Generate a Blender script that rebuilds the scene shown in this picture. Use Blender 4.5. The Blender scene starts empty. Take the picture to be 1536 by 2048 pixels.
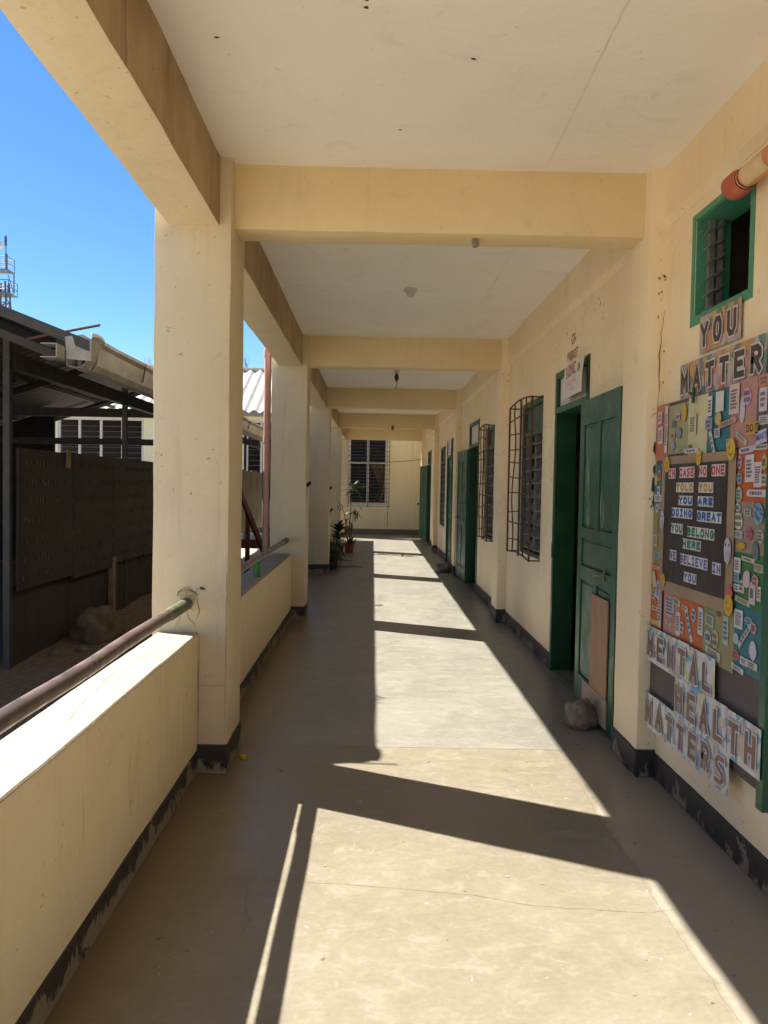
import bpy, bmesh, math, random
from mathutils import Vector, Matrix, noise
random.seed(11)
sc = bpy.context.scene
COL = sc.collection

# ---------------------------------------------------------------- camera
H = 1.5
YAW, PITCH, ROLL = 0.0151, -0.0343, 0.0170
fwd = Vector((math.sin(YAW)*math.cos(PITCH), math.cos(YAW)*math.cos(PITCH), math.sin(PITCH)))
rgt = Vector((math.cos(YAW), -math.sin(YAW), 0))
upv = rgt.cross(fwd)
r2 = rgt*math.cos(ROLL) + upv*math.sin(ROLL)
u2 = -rgt*math.sin(ROLL) + upv*math.cos(ROLL)
cam = bpy.data.cameras.new('camera')
cam.sensor_fit = 'VERTICAL'; cam.sensor_height = 36.0; cam.lens = 36.0*1539/2048
cam.clip_start = 0.05; cam.clip_end = 800
camo = bpy.data.objects.new('camera', cam); COL.objects.link(camo)
camo.matrix_world = Matrix(((r2.x, u2.x, -fwd.x, 0), (r2.y, u2.y, -fwd.y, 0), (r2.z, u2.z, -fwd.z, H), (0, 0, 0, 1)))
sc.camera = camo
sc.render.resolution_x = 768; sc.render.resolution_y = 1024

# ---------------------------------------------------------------- sky, sun, exposure
SUNDIR = Vector((-0.770, 0.367, 1.0)).normalized()          # towards the sun
ELEV = math.asin(SUNDIR.z)
w = bpy.data.worlds.new('World'); sc.world = w; w.use_nodes = True
nt = w.node_tree
sky = nt.nodes.new('ShaderNodeTexSky'); sky.sky_type = 'NISHITA'; sky.sun_disc = False
sky.sun_elevation = ELEV; sky.sun_rotation = math.atan2(SUNDIR.x, SUNDIR.y)
sky.air_density = 0.8; sky.dust_density = 0.1; sky.ozone_density = 3.0
bg = nt.nodes['Background']; bg.inputs['Strength'].default_value = 0.061
hs = nt.nodes.new('ShaderNodeHueSaturation'); hs.inputs['Saturation'].default_value = 1.22
nt.links.new(sky.outputs[0], hs.inputs['Color']); nt.links.new(hs.outputs[0], bg.inputs['Color'])
sun = bpy.data.lights.new('sun', 'SUN'); sun.energy = 5.0; sun.angle = math.radians(0.53); sun.color = (1.0, 0.94, 0.84)
suno = bpy.data.objects.new('sun', sun); COL.objects.link(suno)
suno.rotation_euler = SUNDIR.to_track_quat('Z', 'Y').to_euler(); suno.location = (-20, 10, 25)
sc.view_settings.view_transform = 'Standard'; sc.view_settings.look = 'None'
sc.view_settings.exposure = 1.76; sc.view_settings.gamma = 1.0; sc.view_settings.use_curve_mapping = False
sc.render.engine = 'CYCLES'
sc.cycles.max_bounces = 10; sc.cycles.diffuse_bounces = 8; sc.cycles.glossy_bounces = 4; sc.cycles.caustics_reflective = True

# ---------------------------------------------------------------- materials
class N:
    """small node helper"""
    def __init__(s, name, rough=0.7, metallic=0.0, spec=0.4):
        s.m = bpy.data.materials.new(name); s.m.use_nodes = True
        s.t = s.m.node_tree; s.b = s.t.nodes['Principled BSDF']
        s.b.inputs['Roughness'].default_value = rough; s.b.inputs['Metallic'].default_value = metallic
        s.b.inputs['Specular IOR Level'].default_value = spec
        g = s.n('ShaderNodeNewGeometry'); s.pos = g.outputs['Position']; s.nor = g.outputs['Normal']
    def n(s, t, **k):
        x = s.t.nodes.new(t)
        for a, v in k.items(): setattr(x, a, v)
        return x
    def link(s, a, b): s.t.links.new(a, b)
    def set(s, sock, v):
        if isinstance(v, (int, float)): sock.default_value = v
        elif isinstance(v, (tuple, list)): sock.default_value = (*v, 1.0) if len(v) == 3 and len(sock.default_value) == 4 else v
        else: s.link(v, sock)
    def vec(s, scale=(1, 1, 1), off=(0, 0, 0), src=None):
        m = s.n('ShaderNodeMapping'); s.link(src or s.pos, m.inputs[0]); m.inputs['Scale'].default_value = scale; m.inputs['Location'].default_value = off
        return m.outputs[0]
    def noise(s, scale=5, detail=4, rough=0.6, v=None, dist=0.0):
        x = s.n('ShaderNodeTexNoise'); x.inputs['Scale'].default_value = scale; x.inputs['Detail'].default_value = detail
        x.inputs['Roughness'].default_value = rough; x.inputs['Distortion'].default_value = dist
        s.link(v or s.pos, x.inputs['Vector']); return x.outputs['Fac']
    def ramp(s, f, a, b, lo=0.0, hi=1.0):
        x = s.n('ShaderNodeMapRange'); s.set(x.inputs[0], f)
        x.inputs[1].default_value = a; x.inputs[2].default_value = b; x.inputs[3].default_value = lo; x.inputs[4].default_value = hi
        x.interpolation_type = 'SMOOTHSTEP'; return x.outputs[0]
    def mix(s, f, a, b, mode='MIX'):
        x = s.n('ShaderNodeMix', data_type='RGBA', blend_type=mode)
        s.set(x.inputs['Factor'], f); s.set(x.inputs['A'], a); s.set(x.inputs['B'], b); return x.outputs['Result']
    def math(s, op, a, b=0.0):
        x = s.n('ShaderNodeMath', operation=op); s.set(x.inputs[0], a); s.set(x.inputs[1], b); return x.outputs[0]
    def xyz(s):
        x = s.n('ShaderNodeSeparateXYZ'); s.link(s.pos, x.inputs[0]); return x.outputs
    def color(s, c): s.set(s.b.inputs['Base Color'], c); return s
    def rough(s, c): s.set(s.b.inputs['Roughness'], c); return s
    def bump(s, h, strength=0.3, dist=0.01):
        x = s.n('ShaderNodeBump'); s.set(x.inputs['Height'], h); x.inputs['Strength'].default_value = strength; x.inputs['Distance'].default_value = dist
        s.link(x.outputs[0], s.b.inputs['Normal']); return s

def plaster(name, c, c2, dirt=(0.20, 0.13, 0.06), amount=0.5, streak=0.5):
    m = N(name, 0.72)
    big = m.noise(1.3, 5, 0.6)
    fine = m.noise(38, 3, 0.7)
    st = m.noise(1.0, 5, 0.65, m.vec((16, 16, 1.1)))
    sp = m.noise(30, 2, 0.5, dist=0.8)
    base = m.mix(m.ramp(big, 0.34, 0.68), c, c2)
    base = m.mix(m.math('MULTIPLY', m.ramp(st, 0.52, 0.78), streak), base, dirt)
    base = m.mix(m.math('MULTIPLY', m.ramp(sp, 0.70, 0.75), amount), base, dirt)
    mid = m.noise(5.5, 6, 0.7, dist=0.5)
    base = m.mix(m.math('MULTIPLY', m.ramp(mid, 0.60, 0.80), 0.35*amount+0.1), base, dirt)
    scr = m.noise(1.0, 4, 0.7, m.vec((40, 40, 7)), 2.0)
    base = m.mix(m.math('MULTIPLY', m.ramp(scr, 0.68, 0.76), 0.45*amount), base, tuple(0.5*v for v in c))
    smu = m.noise(2.4, 6, 0.75, m.vec((1, 1, 0.7), (5, 2, 8)), 1.2)
    base = m.mix(m.math('MULTIPLY', m.ramp(smu, 0.54, 0.72), 0.30), base, tuple(0.62*v for v in c2))
    base = m.mix(0.10, base, m.mix(fine, (0, 0, 0), (1, 1, 1)), 'SOFT_LIGHT')
    m.color(base)
    m.bump(m.math('ADD', m.math('MULTIPLY', m.noise(3.5, 4, 0.55), 1.4), m.math('MULTIPLY', fine, 0.22)), 0.35, 0.012)
    return m.m

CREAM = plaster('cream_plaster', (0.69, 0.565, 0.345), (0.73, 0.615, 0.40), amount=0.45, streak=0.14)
CREAMR = plaster('brightened_warm_plaster', (0.79, 0.625, 0.395), (0.83, 0.675, 0.45), dirt=(0.30, 0.20, 0.10), amount=0.45, streak=0.12)  # paler cream copy; stronger light on the classroom side put into the colour
CREAML = plaster('dimmed_column_plaster', (0.585, 0.475, 0.305), (0.63, 0.525, 0.355), amount=0.5, streak=0.16)  # darker cream copy; the columns' dimmer light is put into the colour
CREAM2 = plaster('cream_beam_plaster', (0.70, 0.545, 0.29), (0.74, 0.59, 0.34), amount=0.3, streak=0.08)
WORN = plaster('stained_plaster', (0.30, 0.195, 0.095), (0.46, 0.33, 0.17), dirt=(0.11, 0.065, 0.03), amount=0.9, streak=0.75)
CEIL = plaster('ceiling_paint', (0.83, 0.78, 0.69), (0.86, 0.82, 0.74), dirt=(0.50, 0.42, 0.32), amount=0.4, streak=0.0)
ENDW = plaster('pale_yellow_plaster', (0.79, 0.69, 0.43), (0.83, 0.74, 0.50), amount=0.25, streak=0.07)

def mk_copping():
    m = N('weathered_coping', 0.75)
    c = m.mix(m.ramp(m.noise(3, 6, 0.7), 0.35, 0.7), (0.33, 0.285, 0.205), (0.40, 0.36, 0.285))
    c = m.mix(m.math('MULTIPLY', m.ramp(m.noise(13, 6, 0.75, dist=1.0), 0.55, 0.74), 0.6), c, (0.20, 0.165, 0.115))
    m.color(c); m.bump(m.noise(20, 5, 0.7), 0.5, 0.006); return m.m
COPING = mk_copping()

def mk_plinth(name, peel, z0):
    m = N(name, 0.6)
    x, y, z = m.xyz()
    v = m.noise(7, 6, 0.7, m.vec((1, 1, 0.55)), 0.6)
    grad = m.ramp(z, z0, z0+0.16, 0.17, -0.05)
    msk = m.ramp(m.math('ADD', v, m.math('MULTIPLY', grad, peel)), 0.60, 0.645)
    dark = m.mix(m.noise(25, 4), (0.020, 0.016, 0.014), (0.050, 0.040, 0.036))
    c = m.mix(msk, dark, m.mix(m.noise(40, 3), (0.17, 0.13, 0.085), (0.30, 0.25, 0.18)))
    m.color(c); m.bump(m.math('ADD', m.math('MULTIPLY', msk, -0.7), m.noise(30, 3)), 0.5, 0.006); return m.m
PLINTH = mk_plinth('black_base_paint', 0.75, 0.0)
PLINTHW = mk_plinth('peeling_base_paint', 1.25, 0.0)

def mk_floor():
    m = N('trowelled_cement', 0.4, spec=0.75)
    x, y, z = m.xyz()
    wob = m.math('ADD', y, m.math('MULTIPLY', m.noise(3, 2), 0.03))
    far = m.ramp(wob, 4.372, 4.395)
    n1 = m.noise(1.6, 6, 0.65, dist=0.4); n2 = m.noise(7, 6, 0.72, m.vec((1, 1.6, 1)), 0.7); n3 = m.noise(45, 4, 0.7)
    near_c = m.mix(m.ramp(n1, 0.32, 0.68), (0.192, 0.168, 0.124), (0.222, 0.196, 0.147))
    far_c = m.mix(m.ramp(n1, 0.32, 0.68), (0.188, 0.180, 0.154), (0.238, 0.227, 0.192))
    c = m.mix(far, near_c, far_c)
    c = m.mix(m.math('MULTIPLY', m.ramp(n2, 0.50, 0.70), 0.34), c, (0.315, 0.286, 0.227))
    n4 = m.noise(22, 6, 0.75, m.vec((1, 1.4, 1)), 1.0)
    c = m.mix(m.math('MULTIPLY', m.ramp(n4, 0.54, 0.70), 0.32), c, (0.335, 0.307, 0.245))
    c = m.mix(m.math('MULTIPLY', m.ramp(n4, 0.44, 0.32), 0.22), c, (0.155, 0.13, 0.092))
    c = m.mix(m.math('MULTIPLY', m.ramp(n2, 0.46, 0.28), 0.25), c, (0.17, 0.142, 0.10))
    # browner edge along the parapet, rubbed band by the classrooms
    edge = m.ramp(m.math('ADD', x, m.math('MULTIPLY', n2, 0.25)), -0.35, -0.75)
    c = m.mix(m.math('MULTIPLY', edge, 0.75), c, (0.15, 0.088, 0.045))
    band = m.math('MULTIPLY', m.ramp(m.math('ADD', x, m.math('MULTIPLY', m.math('SUBTRACT', n1, 0.5), 0.25)), 1.06, 1.09), m.ramp(y, 4.5, 4.2))
    c = m.mix(m.math('MULTIPLY', band, 0.35), c, (0.38, 0.345, 0.29))
    sp = m.noise(21, 3, 0.6, dist=1.5)
    c = m.mix(m.math('MULTIPLY', m.ramp(sp, 0.70, 0.74), 0.5), c, (0.52, 0.48, 0.40))
    sp2 = m.noise(17, 2, 0.5, m.vec((1, 1, 1), (7, 3, 0)))
    c = m.mix(m.math('MULTIPLY', m.ramp(sp2, 0.735, 0.76), 0.7), c, (0.07, 0.05, 0.035))
    c = m.mix(0.22, c, m.mix(n3, (0, 0, 0), (1, 1, 1)), 'SOFT_LIGHT')
    m.color(c)
    m.rough(m.ramp(m.math('ADD', m.math('MULTIPLY', n2, 0.7), m.math('MULTIPLY', n3, 0.3)), 0.3, 0.7, 0.26, 0.48))
    tro = m.noise(1, 5, 0.6, m.vec((3.0, 16, 1)), 0.5)
    m.bump(m.math('ADD', m.math('MULTIPLY', tro, 0.9), m.math('MULTIPLY', n3, 0.25)), 0.30, 0.006)
    return m.m
FLOOR = mk_floor()

def simple(name, c, c2=None, rough=0.6, metallic=0.0, scale=8, bump=0.0, bscale=30, spec=0.4, det=5, stretch=(1, 1, 1)):
    m = N(name, rough, metallic, spec)
    c2 = c2 or tuple(v*0.72 for v in c)
    m.color(m.mix(m.ramp(m.noise(scale, det, 0.65, m.vec(stretch)), 0.32, 0.68), c, c2))
    if bump: m.bump(m.noise(bscale, 4, 0.6, m.vec(stretch)), bump, 0.008)
    return m.m

def mk_green(name, a, b):
    m = N(name, 0.38, spec=0.5)
    c = m.mix(m.noise(2.5, 4), a, b)
    sc1 = m.noise(1.0, 6, 0.75, m.vec((9, 9, 2.2)), 1.2)
    c = m.mix(m.math('MULTIPLY', m.ramp(sc1, 0.66, 0.73), 0.35), c, (0.16, 0.22, 0.17))
    c = m.mix(m.math('MULTIPLY', m.ramp(m.noise(26, 3), 0.68, 0.72), 0.7), c, (0.01, 0.015, 0.01))
    m.color(c); m.rough(m.ramp(m.noise(5, 5), 0.3, 0.7, 0.28, 0.52))
    m.bump(m.noise(1, 4, 0.6, m.vec((30, 30, 2.5))), 0.18, 0.006); return m.m
GREEN = mk_green('green_gloss_paint', (0.010, 0.070, 0.036), (0.017, 0.092, 0.050))
GREEND = mk_green('deep_green_paint', (0.006, 0.045, 0.014), (0.008, 0.055, 0.020))
TEALG = mk_green('teal_green_paint', (0.045, 0.21, 0.125), (0.06, 0.25, 0.15))
OLIVE = simple('green_grey_paint', (0.075, 0.105, 0.07), (0.05, 0.075, 0.05), 0.5)
PLY = simple('bare_plywood', (0.34, 0.19, 0.105), (0.28, 0.15, 0.085), 0.75, scale=6, stretch=(3, 3, 0.6), bump=0.15)
PLY2 = simple('grey_plywood', (0.34, 0.26, 0.19), (0.27, 0.20, 0.15), 0.75, scale=6, bump=0.15)
RUST = simple('rusted_steel', (0.055, 0.026, 0.018), (0.10, 0.045, 0.026), 0.75, 0.1, 40, 0.3, 90)
BLACKM = simple('black_steel', (0.02, 0.018, 0.018), (0.04, 0.032, 0.03), 0.6, 0.2, 40)
ALU = simple('louvre_metal', (0.33, 0.32, 0.30), (0.22, 0.21, 0.20), 0.45, 0.6, 20)
GLASSY = simple('dusty_louvre_glass', (0.17, 0.175, 0.17), (0.10, 0.105, 0.10), 0.3, 0.0, 6, spec=0.5)
WOODJ = simple('grey_louvre_blade', (0.25, 0.24, 0.215), (0.17, 0.16, 0.14), 0.55, 0.0, 12)
WHITE = simple('white_frame_paint', (0.62, 0.58, 0.52), (0.50, 0.46, 0.40), 0.6, 0, 15)
PAPER = simple('white_paper', (0.66, 0.61, 0.57), (0.60, 0.54, 0.50), 0.8, 0, 9)
PVC = simple('orange_pvc', (0.62, 0.27, 0.11), (0.54, 0.21, 0.09), 0.45, 0, 5)
PVCL = simple('pale_pvc_tape', (0.66, 0.47, 0.28), (0.60, 0.40, 0.22), 0.6, 0, 9)
CAPR = simple('red_pvc_cap', (0.50, 0.13, 0.075), (0.40, 0.09, 0.05), 0.55, 0, 12)
PINKP = simple('pink_painted_pvc', (0.46, 0.24, 0.18), (0.38, 0.19, 0.145), 0.5, 0, 3)
def mk_pipe():
    m = N('worn_purple_steel', 0.33, 0.55, 0.5)
    c = m.mix(m.ramp(m.noise(4, 5, 0.7), 0.35, 0.65), (0.145, 0.105, 0.10), (0.22, 0.165, 0.155))
    c = m.mix(m.ramp(m.noise(20, 5, 0.7), 0.55, 0.7), c, (0.075, 0.06, 0.05))
    m.color(c); m.rough(m.ramp(m.noise(15, 4), 0.3, 0.7, 0.28, 0.5)); return m.m
PIPE = mk_pipe()
PIPEG = simple('chipped_green_steel', (0.055, 0.085, 0.04), (0.14, 0.17, 0.09), 0.5, 0.2, 30, 0.2, 60)
POSTG = simple('bright_green_paint', (0.035, 0.15, 0.03), (0.06, 0.22, 0.05), 0.5, 0, 30, 0.2, 50)
STONE = simple('river_stone', (0.25, 0.20, 0.155), (0.12, 0.095, 0.075), 0.9, 0, 22, 0.9, 55, det=8)
STONE2 = simple('grey_stone', (0.14, 0.13, 0.115), (0.10, 0.095, 0.085), 0.8, 0, 9, 0.4, 40)
BOULD = simple('brown_boulder', (0.15, 0.105, 0.065), (0.075, 0.052, 0.033), 0.95, 0, 7, 1.0, 22, det=8)
def mk_ground():
    m = N('dirt_ground', 0.95, spec=0.2)
    x, y, z = m.xyz()
    n1 = m.noise(1.3, 6, 0.7); n2 = m.noise(14, 6, 0.75); n3 = m.noise(60, 4, 0.75)
    dirt = m.mix(m.ramp(n2, 0.3, 0.7), (0.13, 0.09, 0.055), (0.23, 0.165, 0.10))
    cem = m.mix(n2, (0.13, 0.105, 0.08), (0.20, 0.165, 0.125))
    f = m.ramp(m.math('ADD', x, m.math('MULTIPLY', n1, 0.8)), -2.25, -2.0)
    c = m.mix(f, dirt, cem)
    c = m.mix(m.ramp(m.math('ADD', y, n1), 4.6, 3.9), c, m.mix(n2, (0.36, 0.33, 0.28), (0.46, 0.42, 0.36)))  # unseen pale concrete added to bounce sun into the near bays
    c = m.mix(m.ramp(m.math('ADD', y, n1), 14.8, 15.6), c, m.mix(n2, (0.36, 0.33, 0.28), (0.46, 0.42, 0.36)))  # ground made pale at the far end to bounce light into the bays
    c = m.mix(0.5, c, m.mix(n3, (0, 0, 0), (1, 1, 1)), 'SOFT_LIGHT')
    m.color(c); m.bump(m.math('ADD', n2, m.math('MULTIPLY', n3, 0.5)), 0.8, 0.03); return m.m
DIRT = mk_ground()
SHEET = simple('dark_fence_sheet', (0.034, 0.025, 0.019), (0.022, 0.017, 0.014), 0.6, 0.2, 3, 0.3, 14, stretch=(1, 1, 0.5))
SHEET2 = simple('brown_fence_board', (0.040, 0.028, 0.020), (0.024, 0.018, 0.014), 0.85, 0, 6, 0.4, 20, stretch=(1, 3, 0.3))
MARK = simple('worn_emboss', (0.125, 0.098, 0.058), (0.035, 0.028, 0.019), 0.6, 0.2, 9)
GALV = simple('galvanised_sheet', (0.36, 0.33, 0.29), (0.25, 0.225, 0.19), 0.5, 0.55, 5, 0.2, 20)
ROOFU = simple('shaded_roof_underside', (0.050, 0.045, 0.050), (0.075, 0.066, 0.068), 0.6, 0.3, 4)  # sheet underside; its lack of light is put into the dark colour
ROOFT = simple('weathered_zinc_roof', (0.52, 0.50, 0.46), (0.42, 0.39, 0.35), 0.6, 0.0, 4)  # unseen roof top, made pale to bounce sun into the corridor
STEELP = simple('dark_steel_post', (0.065, 0.058, 0.052), (0.045, 0.040, 0.036), 0.6, 0.3, 9)
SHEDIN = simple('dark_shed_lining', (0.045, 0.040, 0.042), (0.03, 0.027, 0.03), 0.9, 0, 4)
ASB = simple('fibre_cement_roof', (0.56, 0.53, 0.47), (0.46, 0.43, 0.38), 0.85, 0, 4)
GREYF = simple('grey_corrugated_fence', (0.23, 0.20, 0.165), (0.16, 0.14, 0.115), 0.7, 0.2, 4)
REDW = simple('red_brown_timber', (0.075, 0.022, 0.018), (0.11, 0.035, 0.026), 0.7, 0, 9)
DARKR = simple('dim_room_plaster', (0.26, 0.20, 0.14), (0.20, 0.15, 0.10), 0.9, 0, 3)
CURT = simple('tan_curtain', (0.40, 0.27, 0.13), (0.28, 0.18, 0.085), 0.9, 0, 9)
PURP = simple('mauve_curtain', (0.22, 0.13, 0.15), (0.13, 0.08, 0.10), 0.9, 0, 30)
TERRA = simple('terracotta', (0.26, 0.075, 0.045), (0.19, 0.055, 0.035), 0.75, 0, 9)
BLKPOT = simple('black_plastic', (0.018, 0.018, 0.018), (0.03, 0.03, 0.03), 0.6)
SOIL = simple('soil', (0.06, 0.04, 0.025), None, 0.95, 0, 30)
LEAF = simple('leaf_green', (0.075, 0.115, 0.03), (0.045, 0.085, 0.02), 0.5, 0, 9)
LEAFY = simple('yellowing_leaf', (0.20, 0.16, 0.045), (0.14, 0.12, 0.035), 0.6, 0, 9)
LEAFD = simple('dark_leaf', (0.018, 0.022, 0.014), (0.035, 0.03, 0.02), 0.45, 0, 9)
STEM = simple('dry_stem', (0.16, 0.115, 0.06), (0.11, 0.08, 0.04), 0.8, 0, 20)
BARK = simple('bare_bark', (0.17, 0.14, 0.12), (0.12, 0.10, 0.085), 0.9, 0, 9)
CRK = simple('crack_shadow', (0.055, 0.035, 0.02), (0.10, 0.065, 0.035), 0.95, 0, 30)
CRKL = simple('hairline_crack', (0.19, 0.15, 0.10), (0.15, 0.115, 0.075), 0.95, 0, 30)
FPATCH = simple('dark_floor_patch', (0.055, 0.042, 0.03), (0.075, 0.06, 0.042), 0.5, 0, 9)
REDT = simple('red_tag', (0.42, 0.03, 0.02), None, 0.6)
ORNG = simple('orange_scrap', (0.60, 0.17, 0.04), (0.70, 0.30, 0.10), 0.7, 0, 20)
CERAM = simple('white_ceramic', (0.62, 0.58, 0.50), None, 0.4)
MAROON = simple('maroon_lettering', (0.19, 0.045, 0.03), (0.26, 0.09, 0.055), 0.8, 0, 60)
REDL = simple('faded_red_lettering', (0.46, 0.10, 0.10), (0.40, 0.12, 0.12), 0.8, 0, 60)
MAST = simple('mast_steel', (0.13, 0.14, 0.16), (0.09, 0.10, 0.12), 0.6, 0.4, 2)
YEL = simple('yellow_plastic', (0.62, 0.42, 0.03), None, 0.45)
GOLD = simple('brass_handle', (0.20, 0.15, 0.08), (0.28, 0.21, 0.11), 0.4, 0.7, 30)
ROOMD = simple('dim_green_board', (0.03, 0.05, 0.04), None, 0.8)
_flat = {}
def flat(c, rough=0.7):
    k = (round(c[0], 3), round(c[1], 3), round(c[2], 3))
    if k not in _flat:
        _flat[k] = simple('print_%d' % len(_flat), c, tuple(v*0.86 for v in c), rough, 0, 12)
    return _flat[k]
def mk_print(name, cols, scale):
    m = N(name, 0.6)
    v = m.n('ShaderNodeTexVoronoi'); v.inputs['Scale'].default_value = scale; m.link(m.vec((1, 1, 0.75)), v.inputs['Vector'])
    s = m.n('ShaderNodeSeparateColor'); m.link(v.outputs['Color'], s.inputs[0])
    r = m.n('ShaderNodeValToRGB'); r.color_ramp.interpolation = 'CONSTANT'
    el = r.color_ramp.elements
    while len(el) < len(cols): el.new(1.0)
    for i, c in enumerate(cols): el[i].position = i/len(cols); el[i].color = (*c, 1)
    m.link(s.outputs[0], r.inputs[0]); m.color(r.outputs[0]); return m.m
PRINTA = mk_print('collage_print_warm', [(0.42, 0.36, 0.30), (0.50, 0.26, 0.08), (0.13, 0.22, 0.18), (0.45, 0.20, 0.13), (0.40, 0.29, 0.27), (0.20, 0.17, 0.15), (0.45, 0.36, 0.33), (0.47, 0.30, 0.12)], 26)
PRINTB = mk_print('collage_print_cool', [(0.60, 0.58, 0.54), (0.56, 0.54, 0.50), (0.20, 0.34, 0.38), (0.62, 0.60, 0.56), (0.58, 0.48, 0.22), (0.55, 0.55, 0.52), (0.27, 0.33, 0.42), (0.60, 0.55, 0.46), (0.52, 0.40, 0.34)], 30)

# ---------------------------------------------------------------- builders
ORG = {}
def tag(o, label=None, cat=None, group=None, kind=None):
    if label: o['label'] = label
    if cat: o['category'] = cat
    if group: o['group'] = group
    if kind: o['kind'] = kind
    return o
def thing(name, label, cat, loc=(0, 0, 0), group=None):
    o = bpy.data.objects.new(name, None); COL.objects.link(o); o.location = loc; o.empty_display_size = 0.1
    ORG[o] = Vector(loc); return tag(o, label, cat, group)
def link(name, me, mat, parent=None, mats=None):
    o = bpy.data.objects.new(name, me); COL.objects.link(o)
    if mats:
        if not me.materials:
            for m in mats: me.materials.append(m)
    elif mat and not me.materials: me.materials.append(mat)
    if parent: o.parent = parent; ORG[o] = ORG[parent]
    else: ORG[o] = Vector((0, 0, 0))
    return o
def obj(name, bm, mat, parent=None, smooth=None, mats=None):
    """world-space bmesh -> one mesh object (shifted into its thing's frame)"""
    if parent: bmesh.ops.translate(bm, verts=bm.verts, vec=-ORG[parent])
    me = bpy.data.meshes.new(name)
    bmesh.ops.recalc_face_normals(bm, faces=bm.faces)
    bm.to_mesh(me); bm.free()
    if smooth is not None:
        me.polygons.foreach_set('use_smooth', [True]*len(me.polygons)); me.set_sharp_from_angle(angle=math.radians(smooth))
    return link(name, me, mat, parent, mats)
def nb(): return bmesh.new()
def solid(bm, geom, thickness):
    bm.normal_update(); bmesh.ops.solidify(bm, geom=geom, thickness=thickness)
def box(bm, x0, x1, y0, y1, z0, z1, mat=0):
    vs = [bm.verts.new(p) for p in ((x0, y0, z0), (x1, y0, z0), (x1, y1, z0), (x0, y1, z0), (x0, y0, z1), (x1, y0, z1), (x1, y1, z1), (x0, y1, z1))]
    for f in ((0, 3, 2, 1), (4, 5, 6, 7), (0, 1, 5, 4), (1, 2, 6, 5), (2, 3, 7, 6), (3, 0, 4, 7)):
        bm.faces.new([vs[i] for i in f]).material_index = mat
    return bm
def rbox(x0, x1, y0, y1, z0, z1, bev=0.01, step=0.0, amp=0.0, seg=2, seed=0.0):
    """box with rounded edges, cut along its length and made slightly uneven"""
    bm = box(nb(), x0, x1, y0, y1, z0, z1)
    if bev: bmesh.ops.bevel(bm, geom=bm.edges[:], offset=bev, segments=seg, profile=0.6, affect='EDGES')
    if step:
        for ax, (a, b) in enumerate(((x0, x1), (y0, y1), (z0, z1))):
            n = int((b-a)/step)
            no = Vector((0, 0, 0)); no[ax] = 1
            for i in range(1, n):
                co = Vector((x0, y0, z0)); co[ax] = a+(b-a)*i/n
                bmesh.ops.bisect_plane(bm, geom=bm.verts[:]+bm.edges[:]+bm.faces[:], plane_co=co, plane_no=no)
        for v in bm.verts:
            d = noise.noise_vector(v.co*3.1+Vector((seed, seed, 0)))*amp + noise.noise_vector(v.co*11+Vector((seed, 3, 1)))*amp*0.5
            v.co += d
    return bm
def tube(bm, pts, r, n=8, closed=True):
    """tube along a polyline; r is a number or a list"""
    rs = r if isinstance(r, (list, tuple)) else [r]*len(pts)
    pts = [Vector(p) for p in pts]; rings = []
    for i, p in enumerate(pts):
        d = (pts[min(i+1, len(pts)-1)]-pts[max(i-1, 0)]).normalized()
        a = d.cross(Vector((0, 0, 1)) if abs(d.z) < 0.9 else Vector((1, 0, 0))).normalized(); b = d.cross(a)
        rings.append([bm.verts.new(p+(a*math.cos(t*2*math.pi/n)+b*math.sin(t*2*math.pi/n))*rs[i]) for t in range(n)])
    for A, B in zip(rings, rings[1:]):
        for t in range(n): bm.faces.new((A[t], A[(t+1) % n], B[(t+1) % n], B[t]))
    if closed: bm.faces.new(rings[0]); bm.faces.new(rings[-1][::-1])
    return bm
def lathe(bm, prof, c, n=20):
    rings = [[bm.verts.new((c[0]+r*math.cos(t*2*math.pi/n), c[1]+r*math.sin(t*2*math.pi/n), c[2]+z)) for t in range(n)] for r, z in prof]
    for A, B in zip(rings, rings[1:]):
        for t in range(n): bm.faces.new((A[t], A[(t+1) % n], B[(t+1) % n], B[t]))
    bm.faces.new(rings[0]); bm.faces.new(rings[-1]); return bm
def rock(c, r, seed, amp=0.22, sub=4):
    bm = nb(); bmesh.ops.create_icosphere(bm, subdivisions=sub, radius=1)
    for v in bm.verts:
        d = v.co.normalized(); k = 1+amp*noise.noise(d*1.3+Vector((seed, 0, 0)))+amp*0.35*noise.noise(d*3.4+Vector((0, seed, 0)))+amp*0.1*noise.noise(d*9)
        z = d.z*k
        if z < -0.45: z = -0.45+(z+0.45)*0.25
        v.co = Vector((c[0]+d.x*k*r[0], c[1]+d.y*k*r[1], c[2]+(z+0.5)*r[2]))
    return bm
def ribbon(bm, pts, w, nrm, wob=0.0, seed=0):
    """a thin crooked strip lying on a surface whose normal is nrm"""
    nrm = Vector(nrm); P = []
    rnd = random.Random(seed)
    pts = [Vector(p) for p in pts]
    for a, b in zip(pts, pts[1:]):
        k = max(2, int((b-a).length/0.035)); s = (b-a).normalized().cross(nrm)
        for i in range(k): P.append(a.lerp(b, i/k)+s*rnd.uniform(-wob, wob))
    P.append(pts[-1]); prev = None
    for i, p in enumerate(P):
        d = (P[min(i+1, len(P)-1)]-P[max(i-1, 0)]).normalized(); s = d.cross(nrm)
        e = min(1, 0.25+i/6, 0.25+(len(P)-1-i)/6)*rnd.uniform(0.45, 1.2)*w*0.5
        cur = (bm.verts.new(p+s*e), bm.verts.new(p-s*e))
        if prev: bm.faces.new((prev[0], prev[1], cur[1], cur[0]))
        prev = cur
    return bm
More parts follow.
